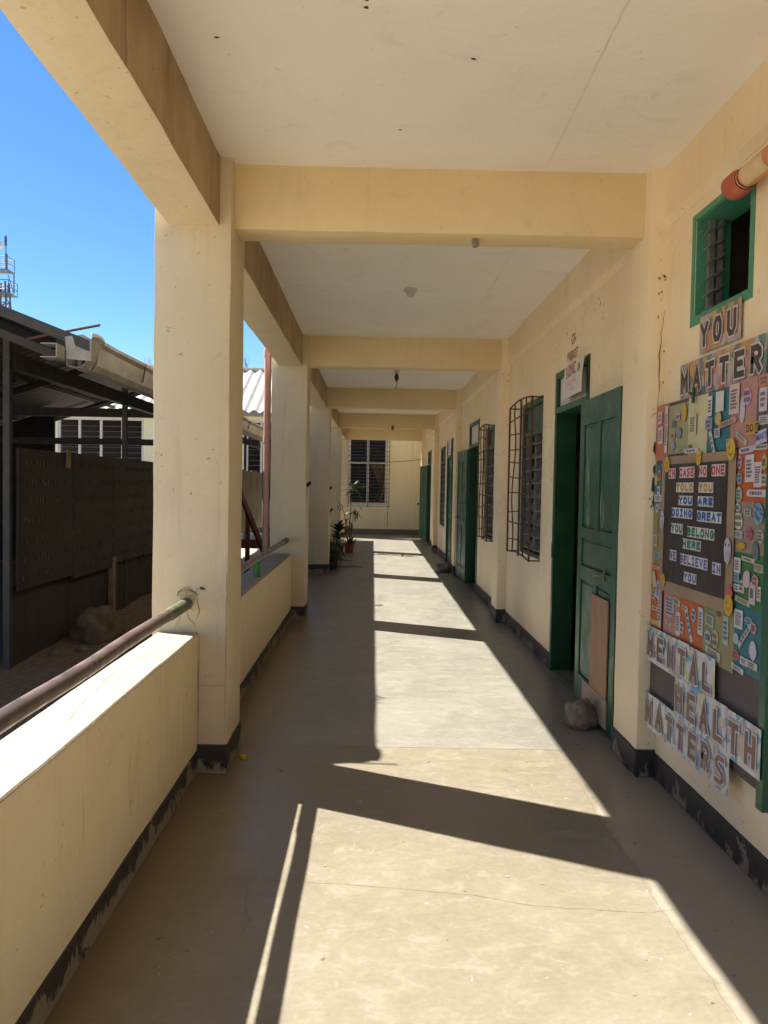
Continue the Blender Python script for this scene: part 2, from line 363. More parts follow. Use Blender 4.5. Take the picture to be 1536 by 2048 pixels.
def blob(bm, c, u, v, ru, rv, seed, n=18, amp=0.35):
    """irregular flat patch in the plane spanned by u, v"""
    rnd = random.Random(seed); ph = rnd.uniform(0, 9)
    vs = []
    for i in range(n):
        t = i*2*math.pi/n; k = 1+amp*noise.noise(Vector((math.cos(t)*1.6+ph, math.sin(t)*1.6, ph)))*1.6
        vs.append(bm.verts.new(Vector(c)+Vector(u)*math.cos(t)*ru*k+Vector(v)*math.sin(t)*rv*k))
    bm.faces.new(vs); return bm
def wall_grid(bm, us, vs, opens, depth, fn):
    """wall with openings: fn(u, v, d) -> point, d=0 front face, d=depth back face"""
    U = sorted(set([us[0], us[1]]+[x for o in opens for x in o[:2]])); V = sorted(set([vs[0], vs[1]]+[x for o in opens for x in o[2:]]))
    cache = {}
    def P(i, j, d):
        k = (i, j, d)
        if k not in cache: cache[k] = bm.verts.new(fn(U[i], V[j], d))
        return cache[k]
    def solid(i, j):
        if i < 0 or j < 0 or i >= len(U)-1 or j >= len(V)-1: return False
        cu, cv = (U[i]+U[i+1])/2, (V[j]+V[j+1])/2
        return not any(o[0] < cu < o[1] and o[2] < cv < o[3] for o in opens)
    for i in range(len(U)-1):
        for j in range(len(V)-1):
            if not solid(i, j): continue
            bm.faces.new((P(i, j, 0), P(i+1, j, 0), P(i+1, j+1, 0), P(i, j+1, 0)))
            bm.faces.new((P(i, j, depth), P(i, j+1, depth), P(i+1, j+1, depth), P(i+1, j, depth)))
            for (a, b, ni, nj) in (((i, j), (i+1, j), i, j-1), ((i+1, j), (i+1, j+1), i+1, j), ((i+1, j+1), (i, j+1), i, j+1), ((i, j+1), (i, j), i-1, j)):
                if not solid(ni, nj):
                    bm.faces.new((P(*a, 0), P(*a, depth), P(*b, depth), P(*b, 0)))
    return bm
_txt = {}
def text_bm(s, size, bold=0.0, align='CENTER'):
    """flat lettering in the local xy plane as a bmesh"""
    k = (s, size, bold, align)
    if k not in _txt:
        c = bpy.data.curves.new('lettering', 'FONT'); c.body = s; c.size = size; c.align_x = align; c.align_y = 'CENTER'; c.offset = bold*size; c.resolution_u = 2
        o = bpy.data.objects.new('lettering', c); COL.objects.link(o)
        me = bpy.data.meshes.new_from_object(o.evaluated_get(bpy.context.evaluated_depsgraph_get()))
        bpy.data.objects.remove(o); bpy.data.curves.remove(c); _txt[k] = me
    bm = nb(); bm.from_mesh(_txt[k]); return bm
GL = {'A': [[(0, 0), (.5, 1), (1, 0)], [(.2, .34), (.8, .34)]], 'B': [[(0, 0), (0, 1), (.7, 1), (.92, .85), (.92, .66), (.7, .53), (.1, .53)], [(.7, .53), (1, .38), (1, .15), (.75, 0), (0, 0)]],
      'C': [[(1, .8), (.75, 1), (.25, 1), (0, .75), (0, .25), (.25, 0), (.75, 0), (1, .2)]], 'D': [[(0, 0), (0, 1), (.6, 1), (1, .7), (1, .3), (.6, 0), (0, 0)]], 'E': [[(1, 1), (0, 1), (0, 0), (1, 0)], [(.1, .52), (.8, .52)]],
      'G': [[(1, .8), (.75, 1), (.25, 1), (0, .75), (0, .25), (.25, 0), (.75, 0), (1, .2), (1, .45), (.6, .45)]], 'H': [[(0, 0), (0, 1)], [(1, 0), (1, 1)], [(.1, .5), (.9, .5)]], 'I': [[(.5, 0), (.5, 1)], [(.15, 1), (.85, 1)], [(.15, 0), (.85, 0)]],
      'L': [[(0, 1), (0, 0), (1, 0)]], 'M': [[(0, 0), (0, 1), (.5, .35), (1, 1), (1, 0)]], 'N': [[(0, 0), (0, 1), (1, 0), (1, 1)]], 'O': [[(.25, 0), (0, .25), (0, .75), (.25, 1), (.75, 1), (1, .75), (1, .25), (.75, 0), (.25, 0)]],
      'R': [[(0, 0), (0, 1), (.7, 1), (1, .85), (1, .62), (.7, .46), (.1, .46)], [(.5, .44), (1, 0)]], 'S': [[(1, 1), (.35, 1), (0, .82), (.12, .6), (.88, .4), (1, .18), (.65, 0), (0, 0)]], 'T': [[(0, 1), (1, 1)], [(.5, .93), (.5, 0)]],
      'U': [[(0, 1), (0, .25), (.25, 0), (.75, 0), (1, .25), (1, 1)]], 'V': [[(0, 1), (.5, 0), (1, 1)]], 'W': [[(0, 1), (.25, 0), (.5, .65), (.75, 0), (1, 1)]], 'Y': [[(0, 1), (.5, .48), (1, 1)], [(.5, .52), (.5, 0)]]}
def glyph(bm, ch, cx, cy, w_, h_, sw, ext=0.0, z0=0.0):
    """chunky cut-out letter made of mitred strokes"""
    for n, st_ in enumerate(GL[ch]):
        P = [Vector((cx+(x-0.5)*(w_-sw), cy+(y-0.5)*(h_-sw), 0)) for x, y in st_]
        closed = (P[0]-P[-1]).length < 1e-6
        hw = sw/2+ext; z = z0+0.00025*n; L = []
        for i, p in enumerate(P):
            a = (p-P[i-1]).normalized() if i else ((P[-1]-P[-2]).normalized() if closed else None)
            b = (P[i+1]-p).normalized() if i+1 < len(P) else ((P[1]-P[0]).normalized() if closed else None)
            d1 = a or b; d2 = b or a; t_ = (d1+d2).normalized(); nn = Vector((-t_.y, t_.x, 0)); k = 1/max(0.45, abs(nn.dot(Vector((-d1.y, d1.x, 0)))))
            e = Vector((0, 0, 0))
            if a is None: e = -b*hw
            if b is None: e = a*hw
            L.append((bm.verts.new(p+e+nn*hw*k+Vector((0, 0, z))), bm.verts.new(p+e-nn*hw*k+Vector((0, 0, z)))))
        for A, B in zip(L, L[1:]): bm.faces.new((A[0], A[1], B[1], B[0]))
    return bm
def onwall(bm, X, Y, Z, rot=0.0, sx=1.0, sy=1.0, shear=0.0):
    """local xy drawing -> right-hand wall (faces -X; reads from far to near)"""
    c, s = math.cos(rot), math.sin(rot)
    for v in bm.verts:
        x, y = v.co.x*sx, v.co.y*sy
        x, y = x*c-y*s, x*s+y*c
        v.co = Vector((X-v.co.z, Y-x, Z+y))
    return bm

# ---------------------------------------------------------------- main dimensions (metres)
XL, XLO = -0.735, -1.127          # left columns, inner and outer face
XR, XW = 1.395, 1.493             # right pilaster face, classroom wall face
XWB = 1.643
YC = [3.948+4.54*i for i in range(-1, 5)]     # column front faces
CD = 0.396
ZC, ZB = 3.14, 2.81
PIN, POUT, PTOP = -0.885, -1.09, 0.730
YEND = 23.6
YS = YC[0]-0.35               # unseen near end, cut short behind the viewer to let daylight in

# ---------------------------------------------------------------- setting
def grid_sheet(x0, x1, y0, y1, nx, ny, fn):
    bm = nb(); g = [[bm.verts.new((x0+(x1-x0)*i/nx, y0+(y1-y0)*j/ny, fn(x0+(x1-x0)*i/nx, y0+(y1-y0)*j/ny))) for j in range(ny+1)] for i in range(nx+1)]
    for i in range(nx):
        for j in range(ny): bm.faces.new((g[i][j], g[i+1][j], g[i+1][j+1], g[i][j+1]))
    return bm
def gz(x, y):
    z = -0.16
    if x < -2.2: z += 0.07*min(1, (-2.2-x)/0.8)*max(0, min(1, (y-5.5)/4))
    if -8 < x < -1.2 and 0 < y < 30: z += 0.03*noise.noise(Vector((x*1.2, y*1.2, 0)))+0.02*noise.noise(Vector((x*4, y*4, 3)))
    return z
bm = grid_sheet(-8, -1.13, -8, 30, 60, 330, gz)
for v in bm.verts:
    if v.co.x < -7.99 or v.co.y < -7.99 or v.co.y > 29.99: v.co.z = -0.172
o = obj('courtyard_ground', bm, DIRT, smooth=60); tag(o, kind='structure')
bm = box(nb(), -260, 260, -120, 420, -0.6, -0.18)
tag(obj('ground', bm, DIRT), kind='structure')
# corridor floor slab
bm = nb()
NX, NY = 8, 120
g = [[bm.verts.new((-1.127+(XWB-0.01+1.127)*i/NX, YS+(YEND-YS)*j/NY, 0)) for j in range(NY+1)] for i in range(NX+1)]
for i in range(NX):
    for j in range(NY): bm.faces.new((g[i][j], g[i+1][j], g[i+1][j+1], g[i][j+1]))
box(bm, -1.127, XWB-0.01, YS, YEND, -0.4, -0.004)
floor = tag(obj('corridor_floor', bm, FLOOR), kind='structure'); ORG[floor] = Vector((0, 0, 0))
# cracks, pour joint and marks on the floor
bm = nb(); ribbon(bm, [(-0.87, 4.376, 0.0012), (0.1, 4.366, 0.0012), (1.38, 4.352, 0.0012)], 0.0035, (0, 0, 1), 0.003, 1); obj('pour_joint', bm, CRKL, floor)
bm = nb(); ribbon(bm, [(-0.50, 2.879, 0.0012), (-0.21, 2.855, 0.0012), (0.09, 2.824, 0.0012), (0.255, 2.79, 0.0012), (0.40, 2.775, 0.0012), (0.59, 2.705, 0.0012), (1.01, 2.668, 0.0012), (1.2, 2.72, 0.0012)], 0.0018, (0, 0, 1), 0.004, 2); obj('crack', bm, CRKL, floor)
bm = nb(); ribbon(bm, [(1.09, 4.33, 0.0012), (1.085, 3.9, 0.0012), (1.05, 3.43, 0.0012), (1.068, 3.05, 0.0012), (1.055, 2.75, 0.0012), (1.065, 2.3, 0.0012), (1.06, 1.2, 0.0012)], 0.0025, (0, 0, 1), 0.006, 3); obj('crack', bm, CRKL, floor)
bm = nb(); ribbon(bm, [(-0.48, 2.93, 0.0012), (-0.40, 2.60, 0.0012), (-0.43, 2.45, 0.0012)], 0.0018, (0, 0, 1), 0.01, 4); obj('crack', bm, CRKL, floor)
for i, (x, y, r) in enumerate(((-0.163, 2.982, 0.012), (0.541, 2.913, 0.014), (0.669, 2.86, 0.014), (0.80, 2.225, 0.012))):
    bm = nb(); blob(bm, (x, y, 0.0016), (1, 0, 0), (0, 1, 0), r*0.7, r*0.4, i, 14, 0.5); obj('paint_fleck', bm, flat((0.26, 0.23, 0.20)), floor)
for i, (x, y, a, b) in enumerate(((-0.50, 14.1, 0.30, 0.22), (-0.62, 15.3, 0.22, 0.16), (-0.75, 13.6, 0.2, 0.2), (0.1, 9.6, 0.05, 0.06))):
    bm = nb(); blob(bm, (x, y, 0.0016), (1, 0, 0), (0, 1, 0), a, b, 20+i, 22, 0.5); obj('dark_floor_patch', bm, FPATCH, floor)  # irregular dark patches laid on the floor

# ceiling slab
bm = box(nb(), -1.06, XWB+0.3, YS, YEND-0.9, ZC, ZC+0.2)
ceil = tag(obj('ceiling', bm, CEIL), kind='structure'); ORG[ceil] = Vector((0, 0, 0))
bm = nb(); ribbon(bm, [(0.80, -0.8, ZC-0.0012), (0.84, 1.6, ZC-0.0012), (0.83, 2.6, ZC-0.0012), (0.86, 3.98, ZC-0.0012)], 0.009, (0, 0, 1), 0.003, 5); obj('ceiling_crack', bm, flat((0.785, 0.73, 0.635)), ceil)
bm = nb(); ribbon(bm, [(0.92, 4.5, ZC-0.0012), (0.95, 6.0, ZC-0.0012), (0.93, 8.4, ZC-0.0012)], 0.007, (0, 0, 1), 0.003, 6); obj('ceiling_crack', bm, flat((0.785, 0.73, 0.635)), ceil)
bm = nb(); ribbon(bm, [(-0.62, 5.0, ZC-0.0012), (-0.42, 5.6, ZC-0.0012), (-0.30, 5.5, ZC-0.0012)], 0.004, (0, 0, 1), 0.006, 7); obj('ceiling_crack', bm, flat((0.5, 0.42, 0.3)), ceil)
for i, (x, y, r) in enumerate(((-0.049, 2.70, 0.007), (-0.047, 2.66, 0.006), (0.36, 3.0, 0.007), (-0.6, 2.9, 0.006), (0.1, 3.6, 0.006), (-0.3, 4.6, 0.01))):
    bm = nb(); blob(bm, (x, y, ZC-0.0014), (1, 0, 0), (0, 1, 0), r*1.4, r, 40+i, 10, 0.5); obj('ceiling_hole', bm, CRK, ceil)
bm = box(nb(), -1.0, 9.2, YS-0.05, YEND-0.95, ZC+0.2, ZC+0.35); obj('roof_deck', bm, ASB, ceil)

# ---------------------------------------------------------------- columns
ORD = ['behind the near end of the low wall', 'with the near handrail socket broken into its face', 'between the second parapet and the open bay', 'beyond the open bay with the leafy bush at its foot', 'with the red flower pot standing at its foot', 'the last one before the yellow end wall']
for i, y in enumerate(YC):
    t = thing('column', 'cream plastered square concrete column, '+ORD[i], 'column', (-0.93, y+CD/2, 0), 'columns along the open side of the corridor')
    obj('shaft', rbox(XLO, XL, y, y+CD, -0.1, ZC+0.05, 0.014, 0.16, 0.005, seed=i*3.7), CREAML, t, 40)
    # dark painted foot, a whisker proud of the plaster
    obj('painted_base', rbox(XLO-0.004, XL+0.006, y-0.006, y+CD+0.006, 0.001, 0.148, 0.006, 0.1, 0.003, 1, i), PLINTHW, t, 40)
    if i == 1:
        # broken plaster around the handrail socket
        bm = nb()
        for a, pp in enumerate(([(-0.998, 0.915), (-0.985, 0.938), (-0.965, 0.945)], [(-0.945, 0.950), (-0.915, 0.945), (-0.893, 0.925)], [(-0.885, 0.905), (-0.89, 0.87), (-0.878, 0.83), (-0.90, 0.79)],
                                [(-0.93, 0.855), (-0.905, 0.84)], [(-0.95, 0.84), (-0.935, 0.80), (-0.91, 0.775), (-0.90, 0.755)], [(-0.985, 0.83), (-0.975, 0.79), (-1.0, 0.765)],
                                [(-1.005, 0.745), (-1.0, 0.71)], [(-0.90, 0.95), (-0.862, 0.958)])):
            ribbon(bm, [(x, y-0.006, z) for x, z in pp], 0.009 if a in (0, 1, 7) else 0.005, (0, -1, 0), 0.004, a)
        blob(bm, (-0.866, y-0.0065, 0.958), (1, 0, 0), (0, 0, 1), 0.016, 0.008, 3, 10, 0.5)
        obj('plaster_crack', bm, CRK, t)
        bm = nb(); blob(bm, (-0.945, y-0.0045, 0.925), (1, 0, 0), (0, 0, 1), 0.05, 0.042, 8, 18, 0.4); obj('patched_mortar', bm, simple('grey_mortar', (0.52, 0.40, 0.23), (0.36, 0.27, 0.15), 0.9, 0, 30, 0.4), t)
        bm = nb(); ribbon(bm, [(-0.879, y-0.0055, 0.72), (-0.883, y-0.0055, 0.15)], 0.0035, (0, -1, 0), 0.002, 4); obj('joint_crack', bm, CRKL, t)
        bm = nb(); ribbon(bm, [(-0.74, y-0.005, 1.15), (-0.741, y-0.005, 0.75), (-0.745, y-0.005, 0.2)], 0.0025, (0, -1, 0), 0.002, 5); obj('edge_crack', bm, CRKL, t)
        bm = nb(); ribbon(bm, [(-0.88, y-0.0055, 0.46), (-0.80, y-0.0055, 0.452), (-0.75, y-0.0055, 0.46)], 0.004, (0, -1, 0), 0.003, 6); obj('joint_crack', bm, CRKL, t)
    rnd = random.Random(i)
    bm = nb()
    for k in range(10):
        blob(bm, (rnd.uniform(XLO+0.04, XL-0.03), y-0.006, rnd.uniform(0.5, 2.6)), (1, 0, 0), (0, 0, 1), rnd.uniform(0.0015, 0.004), rnd.uniform(0.002, 0.006), k+i*20, 8, 0.5)
    tag(obj('chipped_spots', bm, CRK, t), kind='stuff')
for i, y in enumerate(YC):
    t = thing('pilaster', 'shallow cream pilaster on the classroom wall, '+['behind the bulletin board', 'beside the bulletin board', 'past the first grilled window', 'with the flat grey stone at its foot', 'past the window with pale blue paper', 'at the last open door before the end wall'][i], 'pilaster', (1.5, y+CD/2, 0), 'pilasters along the classroom wall')
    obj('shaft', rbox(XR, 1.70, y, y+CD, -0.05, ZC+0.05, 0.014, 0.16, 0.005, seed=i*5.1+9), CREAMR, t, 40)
    obj('painted_base', rbox(XR-0.007, 1.62, y-0.007, y+CD+0.007, 0.001, 0.150, 0.008, 0.1, 0.003, 1, i+9), PLINTH, t, 40)
    rnd = random.Random(50+i); bm = nb()
    for k in range(14):
        blob(bm, (rnd.uniform(XR+0.015, XW-0.01), y-0.006, rnd.choice((rnd.uniform(0.3, 2.6), rnd.uniform(2.45, 2.75)))), (1, 0, 0), (0, 0, 1), rnd.uniform(0.002, 0.006), rnd.uniform(0.003, 0.008), k+i*20, 8, 0.5)
    tag(obj('chipped_spots', bm, CRK, t), kind='stuff')
    if i == 1:
        bm = nb(); ribbon(bm, [(1.475, y-0.006, 2.42), (1.462, y-0.006, 2.30), (1.455, y-0.006, 2.15), (1.458, y-0.006, 2.03), (1.452, y-0.006, 1.9)], 0.005, (0, -1, 0), 0.004, 9)
        ribbon(bm, [(1.455, y-0.006, 1.9), (1.43, y-0.006, 1.885), (1.41, y-0.006, 1.87)], 0.004, (0, -1, 0), 0.003, 10); obj('plaster_crack', bm, CRK, t)
        for k, (zz, rr) in enumerate(((1.72, 0.022), (1.60, 0.018), (1.52, 0.024), (1.44, 0.018))):
            bm = nb(); blob(bm, (1.450, y-0.0062, zz), (1, 0, 0), (0, 0, 1), rr*0.6, rr*1.7, 70+k, 14, 0.5); obj('broken_plaster', bm, CRK, t)

# ---------------------------------------------------------------- beams
for i, y in enumerate(YC):
    t = obj('ceiling_beam', rbox(XL-0.02, XR+0.02, y+0.085, y+0.29, ZB, ZC+0.05, 0.012, 0.18, 0.006, seed=i*2.2), CREAM2, None, 40)
    tag(t, 'cream cross beam under the ceiling, '+['over the bulletin board end of the corridor', 'beside the bulletin board, with a wasp nest under it', 'over the first grilled window', 'over the second grilled door bay', 'with the red tag hanging below it', 'right before the yellow end wall'][i], 'beam', 'cross beams under the corridor ceiling')
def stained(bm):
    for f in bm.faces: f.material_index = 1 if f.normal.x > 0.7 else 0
for i in range(len(YC)):
    y0 = YC[i]+CD-0.02; y1 = (YC[i+1] if i+1 < len(YC) else YEND-0.9)+0.02
    if i == len(YC)-1: y1 = YC[i]+CD+0.25
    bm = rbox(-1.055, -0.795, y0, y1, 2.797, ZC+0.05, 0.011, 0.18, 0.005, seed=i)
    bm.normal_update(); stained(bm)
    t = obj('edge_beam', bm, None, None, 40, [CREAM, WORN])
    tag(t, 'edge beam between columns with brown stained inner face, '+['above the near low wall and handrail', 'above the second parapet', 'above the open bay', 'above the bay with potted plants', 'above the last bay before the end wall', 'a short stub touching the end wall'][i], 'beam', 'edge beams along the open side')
# ---------------------------------------------------------------- parapets and handrails
def parapet(y0, y1, label, seed, chips):
    t = thing('parapet', label, 'low wall', ((PIN+POUT)/2, (y0+y1)/2, 0), 'low parapet walls between columns')
    bm = rbox(POUT, PIN, y0, y1, -0.1, PTOP-0.006, 0.006, 0.2, 0.003, 1, seed); obj('wall_body', bm, CREAM, t, 40)
    bm = rbox(POUT-0.003, PIN+0.003, y0, y1, PTOP-0.012, PTOP, 0.005, 0.06, 0.0026, 1, seed+5); obj('coping', bm, COPING, t, 40)
    bm = rbox(PIN-0.02, PIN+0.006, y0, y1, 0.001, 0.122, 0.004, 0.12, 0.003, 1, seed+2); obj('painted_base', bm, PLINTHW, t, 40)
    bm = nb(); rnd = random.Random(int(seed)+3)
    for k in range(chips):
        yy = rnd.uniform(y0+0.1, y1-0.1)
        ribbon(bm, [(PIN+0.0055, yy, rnd.uniform(0.35, 0.65)), (PIN+0.0055, yy+rnd.uniform(-0.01, 0.01), rnd.uniform(0.2, 0.35))], 0.003, (1, 0, 0), 0.003, k)
    tag(obj('hairline_cracks', bm, CRKL, t), kind='stuff')
    bm = nb()
    ribbon(bm, [(-0.99, y0+0.1, PTOP+0.0035), (-1.0, y0+0.8, PTOP+0.0035), (-0.96, y0+1.4, PTOP+0.0035), (-1.02, (y0+y1)/2, PTOP+0.0035), (-0.97, y1-1.5, PTOP+0.0035), (-1.03, y1-0.9, PTOP+0.0035), (-0.99, y1-0.3, PTOP+0.0035)], 0.0028, (0, 0, 1), 0.006, 31)
    obj('coping_crack', bm, flat((0.34, 0.29, 0.21)), t)
    return t
parapet(YC[0]+CD, YC[1], 'low cream parapet wall with sunlit coping under the near purple handrail', 2, 12)
parapet(YC[1]+CD, YC[2], 'low cream parapet wall with shaded grey coping between the two nearest columns', 13, 8)
def rail(y0, y1, label, posts):
    x, z = -0.945, 0.877
    t = thing('handrail', label, 'handrail', (x, (y0+y1)/2, PTOP), 'steel pipe handrails above the parapets')
    n = 24; P = [(x+0.002*math.sin(k*1.3), y0+(y1-y0)*k/n, z+0.003*math.sin(k*0.7)) for k in range(n+1)]
    obj('pipe', tube(nb(), P, 0.028, 20), PIPE, t, 60)
    obj('pipe_end', tube(nb(), [(x, y1-0.42, z), (x, y1-0.40, z), (x, y1+0.03, z)], [0.0275, 0.031, 0.031], 20), PIPEG, t, 60)
    for yy in posts:
        obj('post', tube(nb(), [(x, yy, PTOP-0.02), (x, yy, z-0.02)], 0.028, 12), POSTG, t, 60)
rail(YC[0]+CD-0.03, YC[1]+0.05, 'worn purple steel pipe handrail ending in a broken socket on the nearest column', [1.2])
rail(YC[1]+CD-0.03, YC[2]+0.05, 'worn pipe handrail with a bright green post over the shaded coping', [6.35])

# pink downspout beside the second visible column
t = thing('downspout', 'pink painted plastic downspout standing outside the second column', 'pipe', (-1.178, YC[2]+0.06, -0.15))
obj('pipe', tube(nb(), [(-1.178, YC[2]+0.06, -0.16), (-1.178, YC[2]+0.06, 3.5)], 0.040, 16), PINKP, t, 60)
for z in (0.45, 1.95, 2.9):
    obj('coupling', tube(nb(), [(-1.178, YC[2]+0.06, z), (-1.178, YC[2]+0.06, z+0.07)], 0.046, 16), PINKP, t, 60)

# ---------------------------------------------------------------- classroom wall
OPEN = [(3.09, 3.62, 2.31, 2.76),                       # high vent window
        (5.34, 6.31, 0.0, 2.44),                        # door 1
        (6.80, 7.80, 0.86, 2.33),                       # window 1
        (9.35, 10.25, 0.83, 2.28),                      # window 2
        (10.86, 11.93, 0.0, 2.47),                      # door 2
        (14.38, 15.46, 0.0, 2.42),                      # door 3
        (15.88, 17.10, 0.66, 2.35),                     # window 3
        (19.75, 20.80, 0.0, 2.44)]                      # door 4
wt = thing('classroom_wall', 'long cream plastered classroom wall with green doors and grilled windows', 'wall', (1.568, 9, 0))
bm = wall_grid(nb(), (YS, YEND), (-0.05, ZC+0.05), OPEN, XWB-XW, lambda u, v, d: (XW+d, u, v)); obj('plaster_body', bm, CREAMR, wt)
edges = [YS]
for o_ in OPEN:
    if o_[2] == 0.0: edges += [o_[0], o_[1]]
edges.append(YEND)
for a, b in zip(edges[0::2], edges[1::2]):
    obj('painted_base', rbox(XW-0.007, XW+0.03, a+0.002, b-0.002, 0.001, 0.135, 0.006, 0.15, 0.003, 1, a), PLINTH, wt, 40)
# shallow ledge below the ceiling, chamfered at its foot
for i in range(len(YC)+1):
    y0 = YS if i == 0 else YC[i-1]+CD-0.01; y1 = YC[i]+0.01 if i < len(YC) else YEND
    bm = nb(); prof = [(XW-0.030, ZC+0.04), (XW-0.030, 2.885), (XW-0.004, 2.845), (XW+0.05, 2.845), (XW+0.05, ZC+0.04)]
    n = max(2, int((y1-y0)/0.3)); rings = []
    for k in range(n+1):
        yy = y0+(y1-y0)*k/n
        rings.append([bm.verts.new((x+0.003*noise.noise(Vector((yy*2, x, 1))), yy, z+0.004*noise.noise(Vector((yy*2, z, 7))))) for x, z in prof])
    for A, B in zip(rings, rings[1:]):
        for q in range(len(prof)): bm.faces.new((A[q], A[(q+1) % 5], B[(q+1) % 5], B[q]))
    bm.faces.new(rings[0]); bm.faces.new(rings[-1][::-1])
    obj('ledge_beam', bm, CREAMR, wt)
rnd = random.Random(77); bm = nb()
for (ya, yb, za, zb, cnt) in ((5.0, 6.5, 2.46, 2.78, 40), (6.36, 6.76, 0.9, 2.3, 30), (8.9, 9.3, 0.4, 2.2, 18), (10.4, 12.0, 2.5, 2.8, 22), (14.0, 16.0, 2.46, 2.8, 22), (18.5, 21, 2.4, 2.8, 14), (6.8, 8.4, 0.2, 0.8, 8)):
    for k in range(cnt): blob(bm, (XW-0.0012, rnd.uniform(ya, yb), rnd.uniform(za, zb)), (0, 1, 0), (0, 0, 1), rnd.uniform(0.002, 0.006), rnd.uniform(0.003, 0.012), rnd.randint(0, 9999), 8, 0.5)
tag(obj('chipped_spots', bm, CRK, wt), kind='stuff')
SMUDGE = simple('grey_smudge', (0.60, 0.49, 0.33), (0.50, 0.41, 0.28), 0.8, 0, 14)
rnd = random.Random(31); bm = nb()
for k in range(46):
    yy = rnd.choice((rnd.uniform(4.4, 5.2), rnd.uniform(6.35, 6.75), rnd.uniform(7.95, 8.5), rnd.uniform(8.95, 9.3), rnd.uniform(10.3, 10.8), rnd.uniform(6.4, 8.4)))
    zz = rnd.uniform(0.3, 1.6) if not 6.78 < yy < 7.85 else rnd.uniform(0.25, 0.75); a = rnd.uniform(-0.5, 0.5)+(1.57 if rnd.random() < 0.6 else 0)
    l_ = rnd.uniform(0.02, 0.10); ribbon(bm, [(XW-0.0011, yy, zz), (XW-0.0011, yy+l_*math.cos(a), zz+l_*math.sin(a))], rnd.uniform(0.003, 0.010), (-1, 0, 0), 0.003, k)
tag(obj('scuff_marks', bm, SMUDGE, wt), kind='stuff')
# painted room name above the first door and faint ones above the others
for s_, yy, zz, sz in (('G9-', 5.80, 2.625, 0.115), ('PARROT', 5.83, 2.51, 0.100)):
    obj('painted_lettering', onwall(text_bm(s_, sz, 0.012), XW-0.0016, yy, zz, 0, 0.82, 1.0), MAROON, wt)

# dim classrooms behind the wall
bm = nb(); box(bm, XWB+0.002, 8.9, YS, YEND-0.2, -0.3, -0.006); box(bm, 8.75, 8.9, YS, YEND-0.2, 0, 3.2)
for yy in (4.05, 13.2, YEND-0.4, YS): box(bm, 1.72, 8.75, yy, yy+0.15, 0, 3.2)
box(bm, XWB+0.3, 9.0, YS, YEND-0.2, ZC+0.002, ZC+0.19)
tag(obj('classroom_interior', bm, DARKR), kind='structure')

# ---------------------------------------------------------------- doors
def leaf_mesh(t, hinge, ang, w, h, mat, side):
    """panelled leaf; local u runs from the hinge, face -v is towards the viewer's side"""
    o = bpy.data.objects.new('leaf', None)
    th = 0.021
    M = Matrix.Translation(Vector(hinge)-ORG[t]) @ Matrix.Rotation(ang, 4, 'Z')
    bm = nb()
    st, mu = 0.095, 0.07
    rails_ = [(0.0, 0.20), (0.86, 0.955), (1.145, 1.215), (h-0.17, h)]
    box(bm, 0, st, -th, th, 0, h); box(bm, w-st, w, -th, th, 0, h)
    for a, b in rails_: box(bm, st, w-st, -th*0.98, th*0.98, a, b)
    box(bm, w/2-mu/2, w/2+mu/2, -th*0.96, th*0.96, 0.20, 0.86); box(bm, w/2-mu/2, w/2+mu/2, -th*0.96, th*0.96, 1.215, h-0.17)
    bmesh.ops.bevel(bm, geom=bm.edges[:], offset=0.003, segments=1, affect='EDGES')
    me = bpy.data.meshes.new('leaf'); bm.to_mesh(me); bm.free()
    lf = link('leaf', me, mat, t); lf.matrix_local = M
    cells = [(st, w/2-mu/2, 0.20, 0.86), (w/2+mu/2, w-st, 0.20, 0.86), (st, w-st, 0.955, 1.145), (st, w/2-mu/2, 1.215, h-0.17), (w/2+mu/2, w-st, 1.215, h-0.17)]
    for (a, b, c, d) in cells:
        bm = nb(); q = 0.022
        box(bm, a+0.0005, b-0.0005, -0.006, 0.006, c+0.0005, d-0.0005); box(bm, a+q, b-q, -0.014, 0.014, c+q, d-q)
        bmesh.ops.bevel(bm, geom=[e for e in bm.edges], offset=0.004, segments=1, affect='EDGES')
        me = bpy.data.meshes.new('panel'); bm.to_mesh(me); bm.free()
        p = link('panel', me, mat, lf)
    return lf
def local(name, bm, mat, parent, smooth=None):
    me = bpy.data.meshes.new(name); bmesh.ops.recalc_face_normals(bm, faces=bm.faces); bm.to_mesh(me); bm.free()
    if smooth: me.polygons.foreach_set('use_smooth', [True]*len(me.polygons)); me.set_sharp_from_angle(angle=math.radians(smooth))
    return link(name, me, mat, parent)
def handle(lf, u, z, side):
    bm = nb(); box(bm, u-0.016, u+0.016, side*0.022, side*0.027, z-0.035, z+0.045)
    tube(bm, [(u, side*0.024, z), (u, side*0.06, z), (u-0.085, side*0.062, z-0.004)], 0.007, 8)
    local('handle', bm, GOLD, lf, 50)
def door_frame(t, y0, y1, ztop, ztr, panelmat):
    f = 0.055
    for a, b in ((y0+0.002, y0+f), (y1-f, y1-0.002)): obj('jamb', rbox(XW-0.012, XWB+0.01, a, b, 0.002, ztop-0.002, 0.004), GREEND, t)
    obj('head', rbox(XW-0.010, XWB+0.008, y0+f, y1-f, ztop-f, ztop-0.003, 0.004), GREEN, t)
    obj('transom_bar', rbox(XW-0.011, XWB+0.009, y0+f, y1-f, ztr, ztr+0.05, 0.004), GREEN, t)
    obj('transom_panel', box(nb(), XW+0.02, XW+0.03, y0+f+0.001, y1-f-0.001, ztr+0.051, ztop-f-0.001), panelmat, t)
    obj('sill', rbox(XW+0.005, XWB+0.05, y0+f, y1-f, -0.02, 0.012, 0.004), simple('worn_sill', (0.16, 0.14, 0.11), None, 0.7), t)
